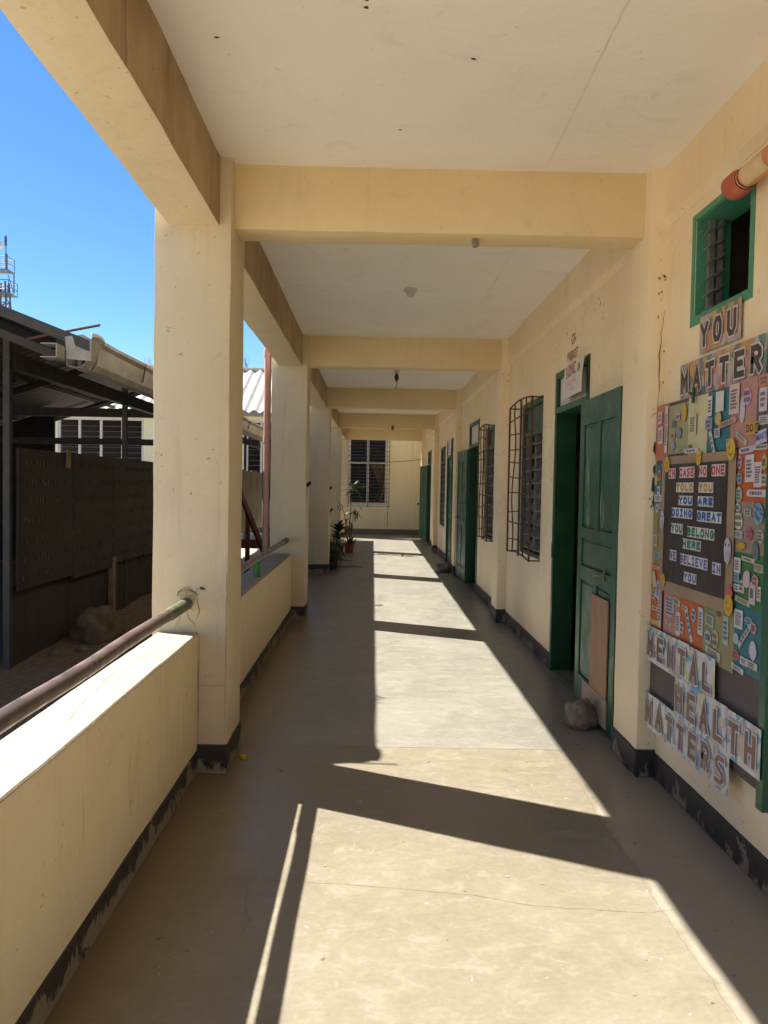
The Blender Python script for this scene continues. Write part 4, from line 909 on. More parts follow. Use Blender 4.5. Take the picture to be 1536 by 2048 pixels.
# coral, green, yellow, teal, pink, slate sheets along the top
for a in (('rect', 3.875, 1.865, 0.05, 0.06, WH, 0.0, 2), ('rect', 3.865, 1.775, 0.06, 0.085, WH, 0.05, 5), ('rect', 3.79, 1.80, 0.035, 0.23, WH, 0.0, 12), ('rect', 3.70, 1.82, 0.05, 0.04, (0.22, 0.18, 0.12), 0, 2),
          ('rect', 3.70, 1.765, 0.05, 0.03, (0.46, 0.22, 0.16), 0, 1), ('rect', 3.645, 1.85, 0.05, 0.035, (0.48, 0.30, 0.40), 0, 1), ('blob', 3.63, 1.77, 0.06, 0.06, (0.20, 0.22, 0.26), 0, 0), ('rect', 3.70, 1.715, 0.04, 0.04, (0.24, 0.28, 0.45), 0.6, 0),
          ('oval', 3.575, 1.865, 0.06, 0.085, (0.55, 0.30, 0.03), 0, 0), ('rect', 3.475, 1.80, 0.08, 0.10, PALEY, 0, 6), ('rect', 3.50, 1.70, 0.03, 0.022, (0.20, 0.17, 0.09), 0, 0), ('rect', 3.48, 1.682, 0.15, 0.022, WH, 0, 1), ('rect', 3.60, 1.69, 0.10, 0.015, (0.4, 0.4, 0.25), 0.0, 1),
          ('rect', 3.30, 1.865, 0.045, 0.085, WH, 0, 4), ('rect', 3.205, 1.875, 0.075, 0.085, WH, 0, 0), ('rect', 3.305, 1.79, 0.07, 0.05, (0.30, 0.24, 0.42), 0, 2), ('oval', 3.215, 1.805, 0.06, 0.055, YL, 0, 0), ('rect', 3.265, 1.705, 0.025, 0.115, WH, 0.45, 3), ('rect', 3.22, 1.745, 0.05, 0.04, (0.40, 0.42, 0.40), 0, 3),
          ('pill', 3.13, 1.780, 0.16, 0.024, (0.52, 0.26, 0.20), 0.12, 2), ('rect', 3.075, 1.87, 0.085, 0.12, (0.56, 0.42, 0.36), 0, 6), ('blob', 2.975, 1.87, 0.075, 0.075, (0.55, 0.30, 0.42), 0, 2), ('blob', 3.01, 1.82, 0.05, 0.11, (0.45, 0.45, 0.48), 0, 0), ('rect', 3.01, 1.71, 0.10, 0.022, (0.48, 0.42, 0.28), -0.45, 2), ('rect', 3.105, 1.70, 0.07, 0.03, (0.40, 0.40, 0.32), 0.05, 2),
          ('rect', 2.85, 1.845, 0.06, 0.09, (0.58, 0.46, 0.48), 0.0, 3), ('rect', 2.845, 1.915, 0.085, 0.045, (0.55, 0.20, 0.10), 0, 2), ('rect', 2.84, 1.768, 0.075, 0.035, (0.44, 0.44, 0.36), 0, 3), ('rect', 2.85, 1.668, 0.12, 0.02, (0.5, 0.46, 0.36), 0, 1),
          # orange
          ('pill', 2.965, 1.662, 0.12, 0.026, (0.48, 0.42, 0.50), 0.05, 1), ('blob', 3.015, 1.615, 0.04, 0.06, (0.48, 0.33, 0.42), 0, 2), ('rect', 2.935, 1.59, 0.07, 0.105, WH, 0.03, 5), ('rect', 2.87, 1.565, 0.055, 0.095, (0.58, 0.46, 0.48), 0, 7), ('oval', 2.825, 1.61, 0.04, 0.06, YL, 0, 1), ('blob', 3.015, 1.552, 0.055, 0.05, BL, 0, 2), ('oval', 3.013, 1.488, 0.055, 0.062, (0.36, 0.42, 0.32), 0, 3), ('pill', 2.875, 1.495, 0.15, 0.028, (0.58, 0.50, 0.54), 0, 1), ('rect', 2.822, 1.545, 0.04, 0.045, (0.5, 0.42, 0.2), 0, 2),
          # taupe
          ('blob', 3.013, 1.385, 0.085, 0.075, (0.56, 0.50, 0.36), 0, 2), ('blob', 3.018, 1.437, 0.05, 0.035, WH, 0, 1), ('rect', 2.935, 1.42, 0.055, 0.03, (0.40, 0.38, 0.30), 0, 2), ('rect', 3.01, 1.332, 0.075, 0.03, (0.42, 0.44, 0.42), 0, 3), ('oval', 2.92, 1.338, 0.055, 0.045, (0.50, 0.12, 0.13), 0, 2), ('blob', 2.835, 1.335, 0.055, 0.055, (0.40, 0.38, 0.28), 0, 3), ('blob', 2.98, 1.288, 0.075, 0.03, (0.52, 0.32, 0.04), 0.1, 0), ('blob', 2.865, 1.275, 0.05, 0.08, (0.13, 0.16, 0.20), 0.2, 0),
          # green
          ('rect', 3.005, 1.21, 0.055, 0.06, WH, 0, 4), ('rect', 2.92, 1.24, 0.10, 0.018, (0.52, 0.48, 0.36), -0.05, 1), ('blob', 2.925, 1.165, 0.06, 0.075, (0.56, 0.42, 0.46), 0, 0), ('blob', 2.86, 1.165, 0.055, 0.05, (0.52, 0.28, 0.22), 0, 2), ('rect', 3.008, 1.16, 0.045, 0.035, BL, 0, 2), ('rect', 2.97, 1.13, 0.045, 0.05, (0.48, 0.44, 0.34), 0, 2), ('rect', 3.01, 1.12, 0.05, 0.03, WH, 0, 2), ('rect', 2.885, 1.115, 0.05, 0.085, (0.56, 0.44, 0.46), 0, 1), ('rect', 2.835, 1.12, 0.03, 0.055, WH, 0, 3), ('rect', 2.96, 1.075, 0.12, 0.022, (0.46, 0.46, 0.30), -0.1, 2), ('rect', 2.84, 1.215, 0.07, 0.03, (0.45, 0.36, 0.24), -0.05, 3),
          # lower teal
          ('rect', 2.985, 1.0, 0.07, 0.075, WH, 0, 6), ('oval', 2.905, 1.005, 0.065, 0.035, BL, 0, 2), ('blob', 2.865, 0.985, 0.05, 0.05, (0.54, 0.22, 0.20), 0, 1), ('rect', 2.93, 0.945, 0.022, 0.14, (0.50, 0.44, 0.46), -0.75, 4), ('blob', 2.865, 0.90, 0.06, 0.08, (0.50, 0.46, 0.52), 0, 0), ('oval', 3.0, 0.855, 0.06, 0.04, (0.52, 0.12, 0.08), 0, 2), ('oval', 3.0, 0.92, 0.045, 0.045, (0.32, 0.46, 0.44), 0, 0), ('rect', 2.93, 0.845, 0.06, 0.03, WH, -0.05, 3), ('rect', 2.865, 0.845, 0.08, 0.028, (0.48, 0.46, 0.38), -0.05, 2), ('rect', 2.98, 0.805, 0.10, 0.022, WH, -0.1, 3),
          # left column
          ('blob', 3.86, 1.575, 0.05, 0.065, (0.55, 0.24, 0.24), 0, 1), ('oval', 3.905, 1.55, 0.04, 0.06, YL, 0, 0), ('rect', 3.865, 1.50, 0.04, 0.04, WH, 0, 1), ('rect', 3.87, 1.46, 0.10, 0.035, WH, 0, 3), ('oval', 3.88, 1.41, 0.045, 0.045, WH, 0, 1), ('rect', 3.83, 1.42, 0.05, 0.03, (0.42, 0.40, 0.30), 0, 2), ('rect', 3.87, 1.345, 0.02, 0.05, (0.36, 0.22, 0.08), -0.5, 0), ('rect', 3.845, 1.30, 0.05, 0.03, (0.24, 0.22, 0.10), 0, 2), ('rect', 3.89, 1.245, 0.05, 0.06, (0.50, 0.36, 0.26), 0, 3), ('rect', 3.86, 1.17, 0.07, 0.03, BL, 0.2, 2), ('rect', 3.87, 1.11, 0.09, 0.018, (0.55, 0.36, 0.25), 0, 1),
          ('rect', 3.89, 1.045, 0.05, 0.08, (0.52, 0.42, 0.26), 0.4, 0), ('oval', 3.89, 0.97, 0.055, 0.055, (0.42, 0.38, 0.22), 0, 2), ('rect', 3.83, 1.0, 0.06, 0.09, (0.52, 0.48, 0.56), -0.3, 4), ('rect', 3.88, 0.90, 0.07, 0.02, (0.56, 0.42, 0.34), 0, 1), ('rect', 3.815, 0.91, 0.045, 0.19, WH, 0, 8), ('rect', 3.87, 0.825, 0.11, 0.03, (0.56, 0.40, 0.10), 0, 0),
          # bottom row
          ('blob', 3.685, 0.94, 0.12, 0.12, (0.40, 0.40, 0.40), 0, 5), ('rect', 3.69, 0.86, 0.07, 0.018, (0.56, 0.40, 0.32), 0, 1), ('rect', 3.60, 0.975, 0.09, 0.03, (0.46, 0.42, 0.24), -0.1, 2), ('rect', 3.50, 0.96, 0.07, 0.022, (0.52, 0.34, 0.22), -0.1, 1), ('rect', 3.575, 0.875, 0.05, 0.11, WH, 0, 6), ('oval', 3.53, 0.865, 0.045, 0.06, (0.52, 0.42, 0.34), 0, 2), ('rect', 3.455, 0.895, 0.028, 0.17, (0.50, 0.52, 0.54), 0.5, 4), ('blob', 3.405, 0.945, 0.055, 0.065, (0.46, 0.46, 0.50), 0, 2), ('rect', 3.33, 0.93, 0.05, 0.12, WH, 0, 6),
          ('rect', 3.16, 0.995, 0.035, 0.028, (0.16, 0.12, 0.05), 0, 0), ('pill', 3.09, 0.935, 0.05, 0.12, (0.36, 0.44, 0.42), 0, 4), ('blob', 3.18, 0.88, 0.06, 0.085, (0.52, 0.38, 0.20), 0, 2), ('rect', 3.24, 0.95, 0.08, 0.05, (0.36, 0.40, 0.32), -0.1, 3), ('oval', 3.25, 0.875, 0.07, 0.06, (0.36, 0.42, 0.42), 0, 1), ('rect', 3.20, 0.815, 0.14, 0.04, (0.52, 0.48, 0.36), -0.08, 4)):
    stick(*a)
stick('rect', 2.915, 1.742, 0.085, 0.045, (0.52, 0.30, 0.04), X=BX-0.0092, txt='DO IT', tcol=(0.05, 0.03, 0.02), tsize=0.042, label='mustard sticker lettered in black')
stick('rect', 2.85, 1.705, 0.085, 0.05, (0.46, 0.44, 0.56), 0.12, X=BX-0.0092, txt='SMART', tcol=(0.13, 0.12, 0.30), tsize=0.034, label='lilac sticker lettered in violet')
stick('blob', 2.85, 1.42, 0.08, 0.09, BL, -0.5, X=BX-0.0092, txt='You Got\nThis!', tcol=(0.05, 0.08, 0.25), tsize=0.03, label='pale blue sticker with slanted blue lettering')
bm = nb(); box(bm, BX-0.020, BX-0.012, 3.445, 3.462, 1.895, 1.965); tube(bm, [(BX-0.016, 3.452, 1.93), (BX-0.022, 3.485, 1.945)], 0.006, 6)
o = obj('clothes_peg', bm, GREEND, None); tag(o, 'dark green clothes peg clipped to the top of the yellow sheet', 'peg')

# lettered card banners
def banner(word, y_far, y_near, ztop, zbot, X, prt, lcol, label, jag=0.0):
    t = thing('letter_banner', label, 'banner', (X, (y_far+y_near)/2, zbot))
    n = len(word); w_ = (y_far-y_near)/n
    for i, ch in enumerate(word):
        yc = y_far-w_*(i+0.5); dz = jag*random.Random(i*3+n).uniform(-1, 1)
        rr = random.Random(i+n*9).uniform(-0.02, 0.02)
        bm = wave_sheet(yc+w_*0.496, yc-w_*0.496, zbot+dz, ztop+dz, X, 0.006, i*2.3+n)
        c = obj('card', bm, prt, t)
        hh = (ztop-zbot)
        Xl = X-0.0085
        zc_ = (ztop+zbot)/2+dz-0.004
        obj('letter_outline', onwall(glyph(nb(), ch, 0, 0, w_*0.62, hh*0.66, w_*(0.15 if ch == 'S' else 0.19), w_*0.06), Xl, yc+0.004, zc_, rr), flat((0.62, 0.57, 0.53)), c)
        obj('letter', onwall(glyph(nb(), ch, 0, 0, w_*0.62, hh*0.66, w_*(0.15 if ch == 'S' else 0.19)), Xl-0.0016, yc+0.004, zc_, rr), lcol, c)
    return t
BRN = simple('brown_ink', (0.060, 0.032, 0.024), (0.085, 0.05, 0.04), 0.5, 0, 20)
BRN2 = simple('tan_ink', (0.13, 0.055, 0.045), (0.22, 0.115, 0.085), 0.5, 0, 3)
banner('YOU', 3.515, 3.12, 2.288, 2.122, XW-0.010, PRINTA, BRN, 'three letter cards reading YOU on a warm patterned print below the small window')
banner('MATTER', 3.70, 2.885, 2.10, 1.935, BX+0.025, PRINTA, BRN, 'six letter cards reading MATTER on a warm patterned print above the bulletin board')
banner('MENTAL', 3.94, 3.15, 0.805, 0.625, BX-0.012, PRINTB, BRN2, 'six letter cards reading MENTAL on a white floral print at the foot of the board', 0.003)
banner('HEALTH', 3.56, 2.755, 0.635, 0.445, BX-0.014, PRINTB, BRN2, 'six letter cards reading HEALTH on a white floral print at the foot of the board', 0.003)
banner('MATTERS', 3.938, 3.0, 0.462, 0.285, BX-0.013, PRINTB, BRN2, 'seven letter cards reading MATTERS on a white floral print hanging below the board', 0.006)

# ---------------------------------------------------------------- end wing (yellow wall across the corridor end, goes on to the left)
et = thing('end_wing', 'pale yellow school wing across the corridor end with grey corrugated roof', 'building', (-4.5, YEND, 0))
WINS = [(-0.76, 0.44, 0.90, 3.05)]+[(-12.6+k*3.0, -10.0+k*3.0, 0.95, 3.42) for k in range(3)]+[(-3.9, -2.0, 0.95, 3.42)]
bm = wall_grid(nb(), (-13.2, 1.40), (-0.2, 3.72), WINS, 0.18, lambda u, v, d: (u, YEND+d, v)); obj('wall', bm, ENDW, et)
obj('painted_base', rbox(-13.2, 1.2, YEND-0.012, YEND+0.02, 0.0, 0.165, 0.004, 0.3, 0.003, 1), simple('grey_base_paint', (0.20, 0.17, 0.125), (0.16, 0.135, 0.10), 0.8, 0, 8), et)
obj('pier', rbox(1.205, 1.62, YEND-0.10, YEND+0.1, 0.0, 3.72, 0.008, 0.3, 0.003), ENDW, et)
obj('pier_base', rbox(1.20, 1.62, YEND-0.106, YEND+0.02, 0.0, 0.165, 0.004), simple('olive_base_paint', (0.22, 0.20, 0.12), None, 0.8), et)
bm = nb(); ribbon(bm, [(0.46, YEND-0.003, 0.9), (0.462, YEND-0.003, 0.17)], 0.014, (0, -1, 0), 0.002, 3); obj('wall_joint', bm, CRK, et)
obj('eave_fascia', rbox(-13.4, 1.45, YEND-0.28, YEND-0.24, 3.52, 3.68, 0.004), simple('fascia_grey', (0.30, 0.27, 0.24), None, 0.8), et)
for (a, b, c, d) in WINS:
    main = a > -1
    wf = obj('window_frame', rbox(a+0.002, a+0.07, YEND+0.02, YEND+0.09, c+0.002, d-0.002, 0.004), WHITE, et)
    obj('stile', rbox(b-0.07, b-0.002, YEND+0.02, YEND+0.09, c+0.002, d-0.002, 0.004), WHITE, wf)
    nm = 2 if main else 4
    ms = [a+(b-a)*k/nm for k in range(1, nm)]
    for x in ms: obj('mullion', rbox(x-0.035, x+0.035, YEND+0.018, YEND+0.088, c+0.07, d-0.07, 0.004), WHITE, wf)
    tz = 2.19 if main else 2.45
    for (z0, z1) in ((c+0.002, c+0.07), (d-0.07, d-0.002))+(((tz-0.03, tz+0.03),) if main else ()): obj('rail', rbox(a+0.07, b-0.07, YEND+0.022, YEND+0.092, z0, z1, 0.003), WHITE, wf)
    xs = [a+0.07]+[q for x in ms for q in (x-0.035, x+0.035)]+[b-0.07]
    for x0, x1 in zip(xs[0::2], xs[1::2]):
        bm = box(nb(), x0+0.008-(x0+x1)/2, x1-0.008-(x0+x1)/2, -0.055, 0.055, -0.003, 0.003); me = bpy.data.meshes.new('louvre_blade'); bm.to_mesh(me); bm.free()
        zz = c+0.14
        while zz < d-0.1:
            if abs(zz-tz) > 0.07:
                o = link('louvre_blade', me, GLASSY, wf); o.location = Vector(((x0+x1)/2, YEND+0.10, zz))-ORG[et]; o.rotation_euler = (math.radians(10), 0, 0)
            zz += 0.10 if main else 0.16
# bars in front of the end window
bt2 = thing('window_bars', 'thin black security bars over the white framed window at the corridor end', 'grille', (-0.16, YEND-0.05, 0.86))
for k in range(3):
    for (x) in ((-0.78, -0.16, 0.50)[k],): obj('upright', tube(nb(), [(x, YEND-0.055, 0.82), (x, YEND-0.055, 3.05)], 0.008, 6), BLACKM, bt2)
for k in range(16): obj('bar', tube(nb(), [(-0.80, YEND-0.05, 0.86+k*0.14), (0.52, YEND-0.05, 0.86+k*0.14)], 0.006, 6), BLACKM, bt2)
for x in (-0.78, 0.50):
    for z in (0.86, 2.0, 3.0): obj('tie', tube(nb(), [(x, YEND-0.05, z), (x, YEND+0.02, z)], 0.006, 6), BLACKM, bt2)
# tied curtain behind it
bm = nb(); n = 26; rows = 24
g = []
for i in range(n+1):
    col_ = []
    for j in range(rows+1):
        f = j/rows; z = 0.98+(2.12-0.98)*f
        wdt = 0.16+0.34*max(0, (f-0.42)/0.58)**1.1 if f > 0.42 else 0.10+0.14*(0.42-f)/0.42
        cx = 0.29-0.10*max(0, (f-0.42)/0.58) if f > 0.42 else 0.29-0.16*(0.42-f)/0.42
        x = cx+(i/n-0.5)*wdt
        col_.append(bm.verts.new((x, YEND+0.24+0.03*math.sin(i/n*26), z)))
    g.append(col_)
for i in range(n):
    for j in range(rows): bm.faces.new((g[i][j], g[i+1][j], g[i+1][j+1], g[i][j+1]))
solid(bm, geom=bm.faces[:], thickness=0.003)
tag(obj('curtain', bm, CURT, None, 60), 'tan curtain tied back inside the white framed end window', 'curtain')
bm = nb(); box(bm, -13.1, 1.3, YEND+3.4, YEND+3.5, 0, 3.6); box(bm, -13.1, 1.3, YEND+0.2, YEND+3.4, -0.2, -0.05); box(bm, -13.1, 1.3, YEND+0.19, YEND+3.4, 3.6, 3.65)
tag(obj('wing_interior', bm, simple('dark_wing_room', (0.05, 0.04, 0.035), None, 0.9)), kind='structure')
# wire across the end wall
P = [(-0.78+2.3*k/20, YEND-0.13, 2.22-0.06*math.sin(k/20*math.pi)+0.10*k/20) for k in range(21)]
tag(obj('cable', tube(nb(), P, 0.008, 6), BLACKM, None, 60), 'thin black cable sagging across the yellow end wall', 'cable')
# corrugated roof of the wing: separate sheets
SW = 0.99
bmr = nb(); n = 36; prof = [(SW*k/n, 0.045*math.cos(k/12*2*math.pi)) for k in range(n+1)]
A = [bmr.verts.new((x-SW/2, 0, z)) for x, z in prof]; B = [bmr.verts.new((x-SW/2, 3.6, z+1.75)) for x, z in prof]
for k in range(n): bmr.faces.new((A[k], A[k+1], B[k+1], B[k]))
solid(bmr, geom=bmr.faces[:], thickness=0.008)
me = bpy.data.meshes.new('roof_sheet'); bmr.to_mesh(me); bmr.free(); me.polygons.foreach_set('use_smooth', [True]*len(me.polygons)); me.set_sharp_from_angle(angle=math.radians(60))
for k in range(15):
    o = link('roof_sheet', me, ASB, et); o.location = Vector((-13.0+k*SW, YEND-0.42, 3.66+0.004*(k % 2)))-ORG[et]
obj('ridge_cap', rbox(-13.5, 1.5, YEND+3.05, YEND+3.35, 5.40, 5.48, 0.02), ASB, et)

# ---------------------------------------------------------------- shed across the yard
SX, SZ, SL = -1.86, 2.36, 0.38         # eave edge and pitch
SY0, SY1 = 5.035, 21.6
def roofz(x): return SZ+(SX-x)*SL
st = thing('shed', 'dark open sided shed with low metal roof and brown sheet wall across the yard', 'shed', (-4.5, 12, -0.15))
RX, RZ, LS, SYM = -4.75, None, 0.33, 17.0      # ridge, left pitch, far gable
RZ = roofz(RX)
def lroofz(x): return RZ+(x-RX)*LS
def ribbed(name, xa, za, xb, zb, y0, k):
    bm = nb(); n = 24; A = []; B = []
    for i in range(n+1):
        y = y0+0.86*i/n; r = 0.016*math.cos(i/n*8*math.pi)+0.006*(k % 2)
        A.append(bm.verts.new((xa, y, za+r+0.03))); B.append(bm.verts.new((xb, y, zb+r+0.03)))
    for i in range(n): bm.faces.new((A[i], A[i+1], B[i+1], B[i]))
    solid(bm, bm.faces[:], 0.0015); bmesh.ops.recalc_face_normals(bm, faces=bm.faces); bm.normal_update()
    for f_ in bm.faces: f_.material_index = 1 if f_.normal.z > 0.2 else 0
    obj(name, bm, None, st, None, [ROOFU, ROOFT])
for k in range(20):          # roof sheets with shallow ribs; narrow canopy past far gable added for floor shade
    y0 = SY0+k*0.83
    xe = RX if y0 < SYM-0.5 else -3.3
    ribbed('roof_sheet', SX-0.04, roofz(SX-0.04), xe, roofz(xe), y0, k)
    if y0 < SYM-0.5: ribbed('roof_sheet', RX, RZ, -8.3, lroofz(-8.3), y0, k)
bm = nb()
vs = [bm.verts.new(p) for p in ((SX+0.02, SY0-0.015, roofz(SX+0.02)-0.02), (RX, SY0-0.015, RZ-0.02), (RX, SY0-0.015, RZ+0.05), (SX+0.02, SY0-0.015, roofz(SX+0.02)+0.05))]
f = bm.faces.new(vs); solid(bm, [f], 0.012); obj('barge_flashing', bm, STEELP, st)
# rafters, purlins, posts
for k, yy in enumerate((5.35, 8.0, 9.82, 12.9, 16.0, 19.0, 21.4)):
    xe = RX if yy < SYM else -3.25
    bm = nb(); tube(bm, [(SX-0.12, yy, roofz(SX-0.12)-0.10), (xe, yy, roofz(xe)-0.10)], 0.055, 4); obj('rafter', bm, STEELP, st)
    if yy < SYM: bm = nb(); tube(bm, [(RX, yy, RZ-0.10), (-8.2, yy, lroofz(-8.2)-0.10)], 0.055, 4); obj('rafter', bm, STEELP, st)
for xx in (-2.05, -3.15, -4.4, -5.7, -7.0):
    zz = roofz(xx) if xx > RX else lroofz(xx)
    obj('purlin', box(nb(), xx-0.03, xx+0.03, SY0+0.05, SYM if xx < -3.2 else SY1, zz-0.055, zz-0.002), STEELP, st)
for yy in (6.69, 9.82, 12.9, 16.0, 19.0): obj('post', rbox(-3.18, -3.12, yy-0.03, yy+0.03, -0.2, roofz(-3.15)-0.06, 0.006), STEELP, st)
for yy in (9.3, 16.0): obj('post', rbox(-7.9, -7.8, yy-0.05, yy+0.05, -0.2, lroofz(-7.85)-0.06, 0.006), STEELP, st)
obj('tie_beam', box(nb(), -7.9, -3.1, 12.85, 12.95, 2.10, 2.20), STEELP, st)
obj('tie_beam', box(nb(), -3.19, -3.11, 6.74, 21.3, 2.46, 2.60), STEELP, st)
obj('tie_beam', box(nb(), -7.9, -3.1, 12.86, 12.94, 2.56, 2.70), STEELP, st)
# gutter: open trough in sections, dented first piece
def gutter(y0, y1, dent, lab):
    bm = nb(); prof = [(-0.13, 0.06), (-0.13, -0.10), (-0.11, -0.125), (-0.03, -0.125), (0.0, -0.09), (0.006, 0.03), (0.03, 0.055), (0.03, 0.075), (0.018, 0.078)]
    n = 8; R_ = []
    for k in range(n+1):
        y = y0+(y1-y0)*k/n
        R_.append([bm.verts.new((SX+x+dent*noise.noise(Vector((y*3, z*9, 1))), y+dent*0.6*noise.noise(Vector((x*30, z*14, k))), SZ+z+dent*noise.noise(Vector((y*4, x*9, 5))))) for x, z in prof])
    for A, B in zip(R_, R_[1:]):
        for q in range(len(prof)-1): bm.faces.new((A[q], A[q+1], B[q+1], B[q]))
    solid(bm, geom=bm.faces[:], thickness=0.002)
    o = obj('gutter', bm, GALV, st); o['label'] = lab
gutter(5.03, 5.24, 0.05, 'crumpled torn end of the gutter')
for k in range(7): gutter(5.22+k*2.34, 5.22+(k+1)*2.34+0.02, 0.006, 'dull galvanised gutter length')
bm = box(box(box(nb(), -2.10, -2.00, 4.89, 5.02, 2.27, 2.276), -2.10, -2.00, 4.89, 5.02, 2.354, 2.36), -2.004, -1.998, 4.892, 5.02, 2.277, 2.353); obj('purlin_stub', bm, GALV, st)
bm = nb(); vs = [bm.verts.new(p) for p in ((-1.98, 5.0, 2.28), (-1.83, 5.02, 2.27), (-1.83, 5.03, 2.41), (-1.88, 5.02, 2.44), (-1.99, 5.0, 2.42))]; f = bm.faces.new(vs); solid(bm, geom=[f], thickness=0.003); obj('bent_flashing', bm, GALV, st)
o = obj('loose_rod', tube(nb(), [(-2.24, 5.02, 2.405), (-1.77, 5.01, 2.50)], 0.009, 8), RUST, st)
for k in range(4):
    yy = 6.2+k*2.6; obj('gutter_strap', tube(nb(), [(SX+0.035, yy, SZ+0.07), (SX+0.012, yy, SZ-0.06), (SX-0.05, yy, SZ-0.135)], 0.006, 5), RUST, st)
# brown sheet wall under the roof
ys = [6.73, 7.95, 9.18, 10.4, 11.65, 12.9]
for a, b in zip(ys, ys[1:]):
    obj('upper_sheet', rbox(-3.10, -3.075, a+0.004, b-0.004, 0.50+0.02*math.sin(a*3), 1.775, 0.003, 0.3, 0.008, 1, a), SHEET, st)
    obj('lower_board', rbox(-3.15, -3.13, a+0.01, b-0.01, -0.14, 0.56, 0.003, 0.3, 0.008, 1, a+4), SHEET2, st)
bm = nb()
for r in range(7):
    for k in range(86):
        y = 6.80+k*0.070+(0.035 if r % 2 else 0); z = 0.62+r*0.172; rr = random.Random(r*99+k)
        if rr.random() < 0.16: continue
        y += rr.uniform(-0.01, 0.01); z += rr.uniform(-0.012, 0.012)
        box(bm, -3.068, -3.060, y-0.0045, y+0.0045, z-0.034*rr.uniform(0.4, 1), z+0.038*rr.uniform(0.3, 1))
o = obj('embossed_marks', bm, MARK, st); tag(o, kind='stuff')
obj('batten', rbox(-3.12, -3.06, 9.14, 9.24, -0.10, 0.60, 0.004), simple('pale_batten', (0.22, 0.135, 0.075), (0.16, 0.10, 0.055), 0.85, 0, 9), st)
obj('batten', rbox(-3.07, -3.05, 7.75, 7.83, 1.62, 1.80, 0.003), simple('pale_block', (0.32, 0.21, 0.10), None, 0.8), st)
# grey corrugated sheets further along the yard
for k in range(9):
    bm = nb(); n = 20; y0 = 12.95+k*0.95; A = []; B = []
    for i in range(n+1):
        y = y0+0.96*i/n; x = -3.1+0.018*math.cos(i/n*10*math.pi); A.append(bm.verts.new((x, y, 0.30))); B.append(bm.verts.new((x, y, 1.80+0.02*(k % 2))))
    for i in range(n): bm.faces.new((A[i], A[i+1], B[i+1], B[i]))
    solid(bm, geom=bm.faces[:], thickness=0.002); obj('grey_sheet', bm, GREYF, st)
# rear lining of the shed
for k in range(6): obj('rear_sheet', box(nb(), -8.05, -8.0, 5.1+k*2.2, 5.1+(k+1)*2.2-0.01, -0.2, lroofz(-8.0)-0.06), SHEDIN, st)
bm = nb(); f = bm.faces.new([bm.verts.new(p) for p in ((-8.0, 15.2, -0.2), (-6.25, 15.2, -0.2), (-6.25, 15.2, lroofz(-6.25)-0.08), (-8.0, 15.2, lroofz(-8.0)-0.08))]); solid(bm, [f], 0.05); obj('partition', bm, SHEDIN, st)
# end wall by the yard: leaning timber, boulder, stones, orange scrap
bm = nb(); tube(bm, [(-2.36, 13.0, 1.65), (-1.62, 13.0, -0.15)], 0.05, 4); tag(obj('leaning_plank', bm, REDW), 'dark red plank leaning in the yard beyond the second parapet', 'plank')
tag(obj('red_post', rbox(-2.34, -2.26, 14.2, 14.28, -0.2, 1.05, 0.004), REDW), 'short dark red post in the yard behind the leaning plank', 'post')
tag(obj('red_beam', rbox(-3.0, -1.5, 15.6, 15.72, 0.18, 0.36, 0.006), REDW), 'low dark red beam lying across the yard beyond the plank', 'beam')
tag(obj('boulder', rock((-2.84, 8.0, -0.16), (0.22, 0.34, 0.235), 5.1, 0.32), BOULD, None, 60), 'big brown boulder by the brown sheet wall in the yard', 'boulder')
for k, (x, y, r, lb) in enumerate(((-2.62, 9.6, 0.10, 'flattish brown stone on the dirt past the big boulder'), (-2.75, 7.35, 0.06, 'small pale stone in front of the big boulder'), (-2.95, 7.2, 0.05, 'small stone tight against the foot of the brown sheet wall'))):
    tag(obj('yard_stone', rock((x, y, gz(x, y)-0.01), (r, r*1.2, r*0.7), 9+k, 0.3, 3), BOULD, None, 60), lb, 'stone', 'small stones in the yard')
bm = nb(); rnd = random.Random(4)
for k in range(420):
    x, y = rnd.uniform(-2.6, -1.2), rnd.uniform(3.6, 7.5); r = rnd.uniform(0.006, 0.020); z = gz(x, y)
    mt = Matrix.Translation((x, y, z+r*0.3)) @ Matrix.Diagonal((r, r*rnd.uniform(0.7, 1.3), r*0.7, 1))
    bmesh.ops.create_icosphere(bm, subdivisions=1, radius=1, matrix=mt)
tag(obj('gravel', bm, STONE2), 'loose grey gravel outside the parapet', 'gravel', kind='stuff')
bm = nb(); rnd = random.Random(14)
for k in range(12):
    p = Vector((-1.82+rnd.uniform(-0.03, 0.03), 6.28+rnd.uniform(-0.10, 0.10), SZ+0.06)); q = p+Vector((rnd.uniform(-0.02, 0.02), rnd.uniform(-0.06, 0.06), rnd.uniform(0.04, 0.13)))
    ribbon(bm, [p, p.lerp(q, 0.6)+Vector((0, 0.01, 0)), q], 0.022, (1, 0, 0), 0.004, k)
tag(obj('orange_scrap', bm, ORNG), 'shrivelled orange leaves caught on the shed gutter', 'leaves')

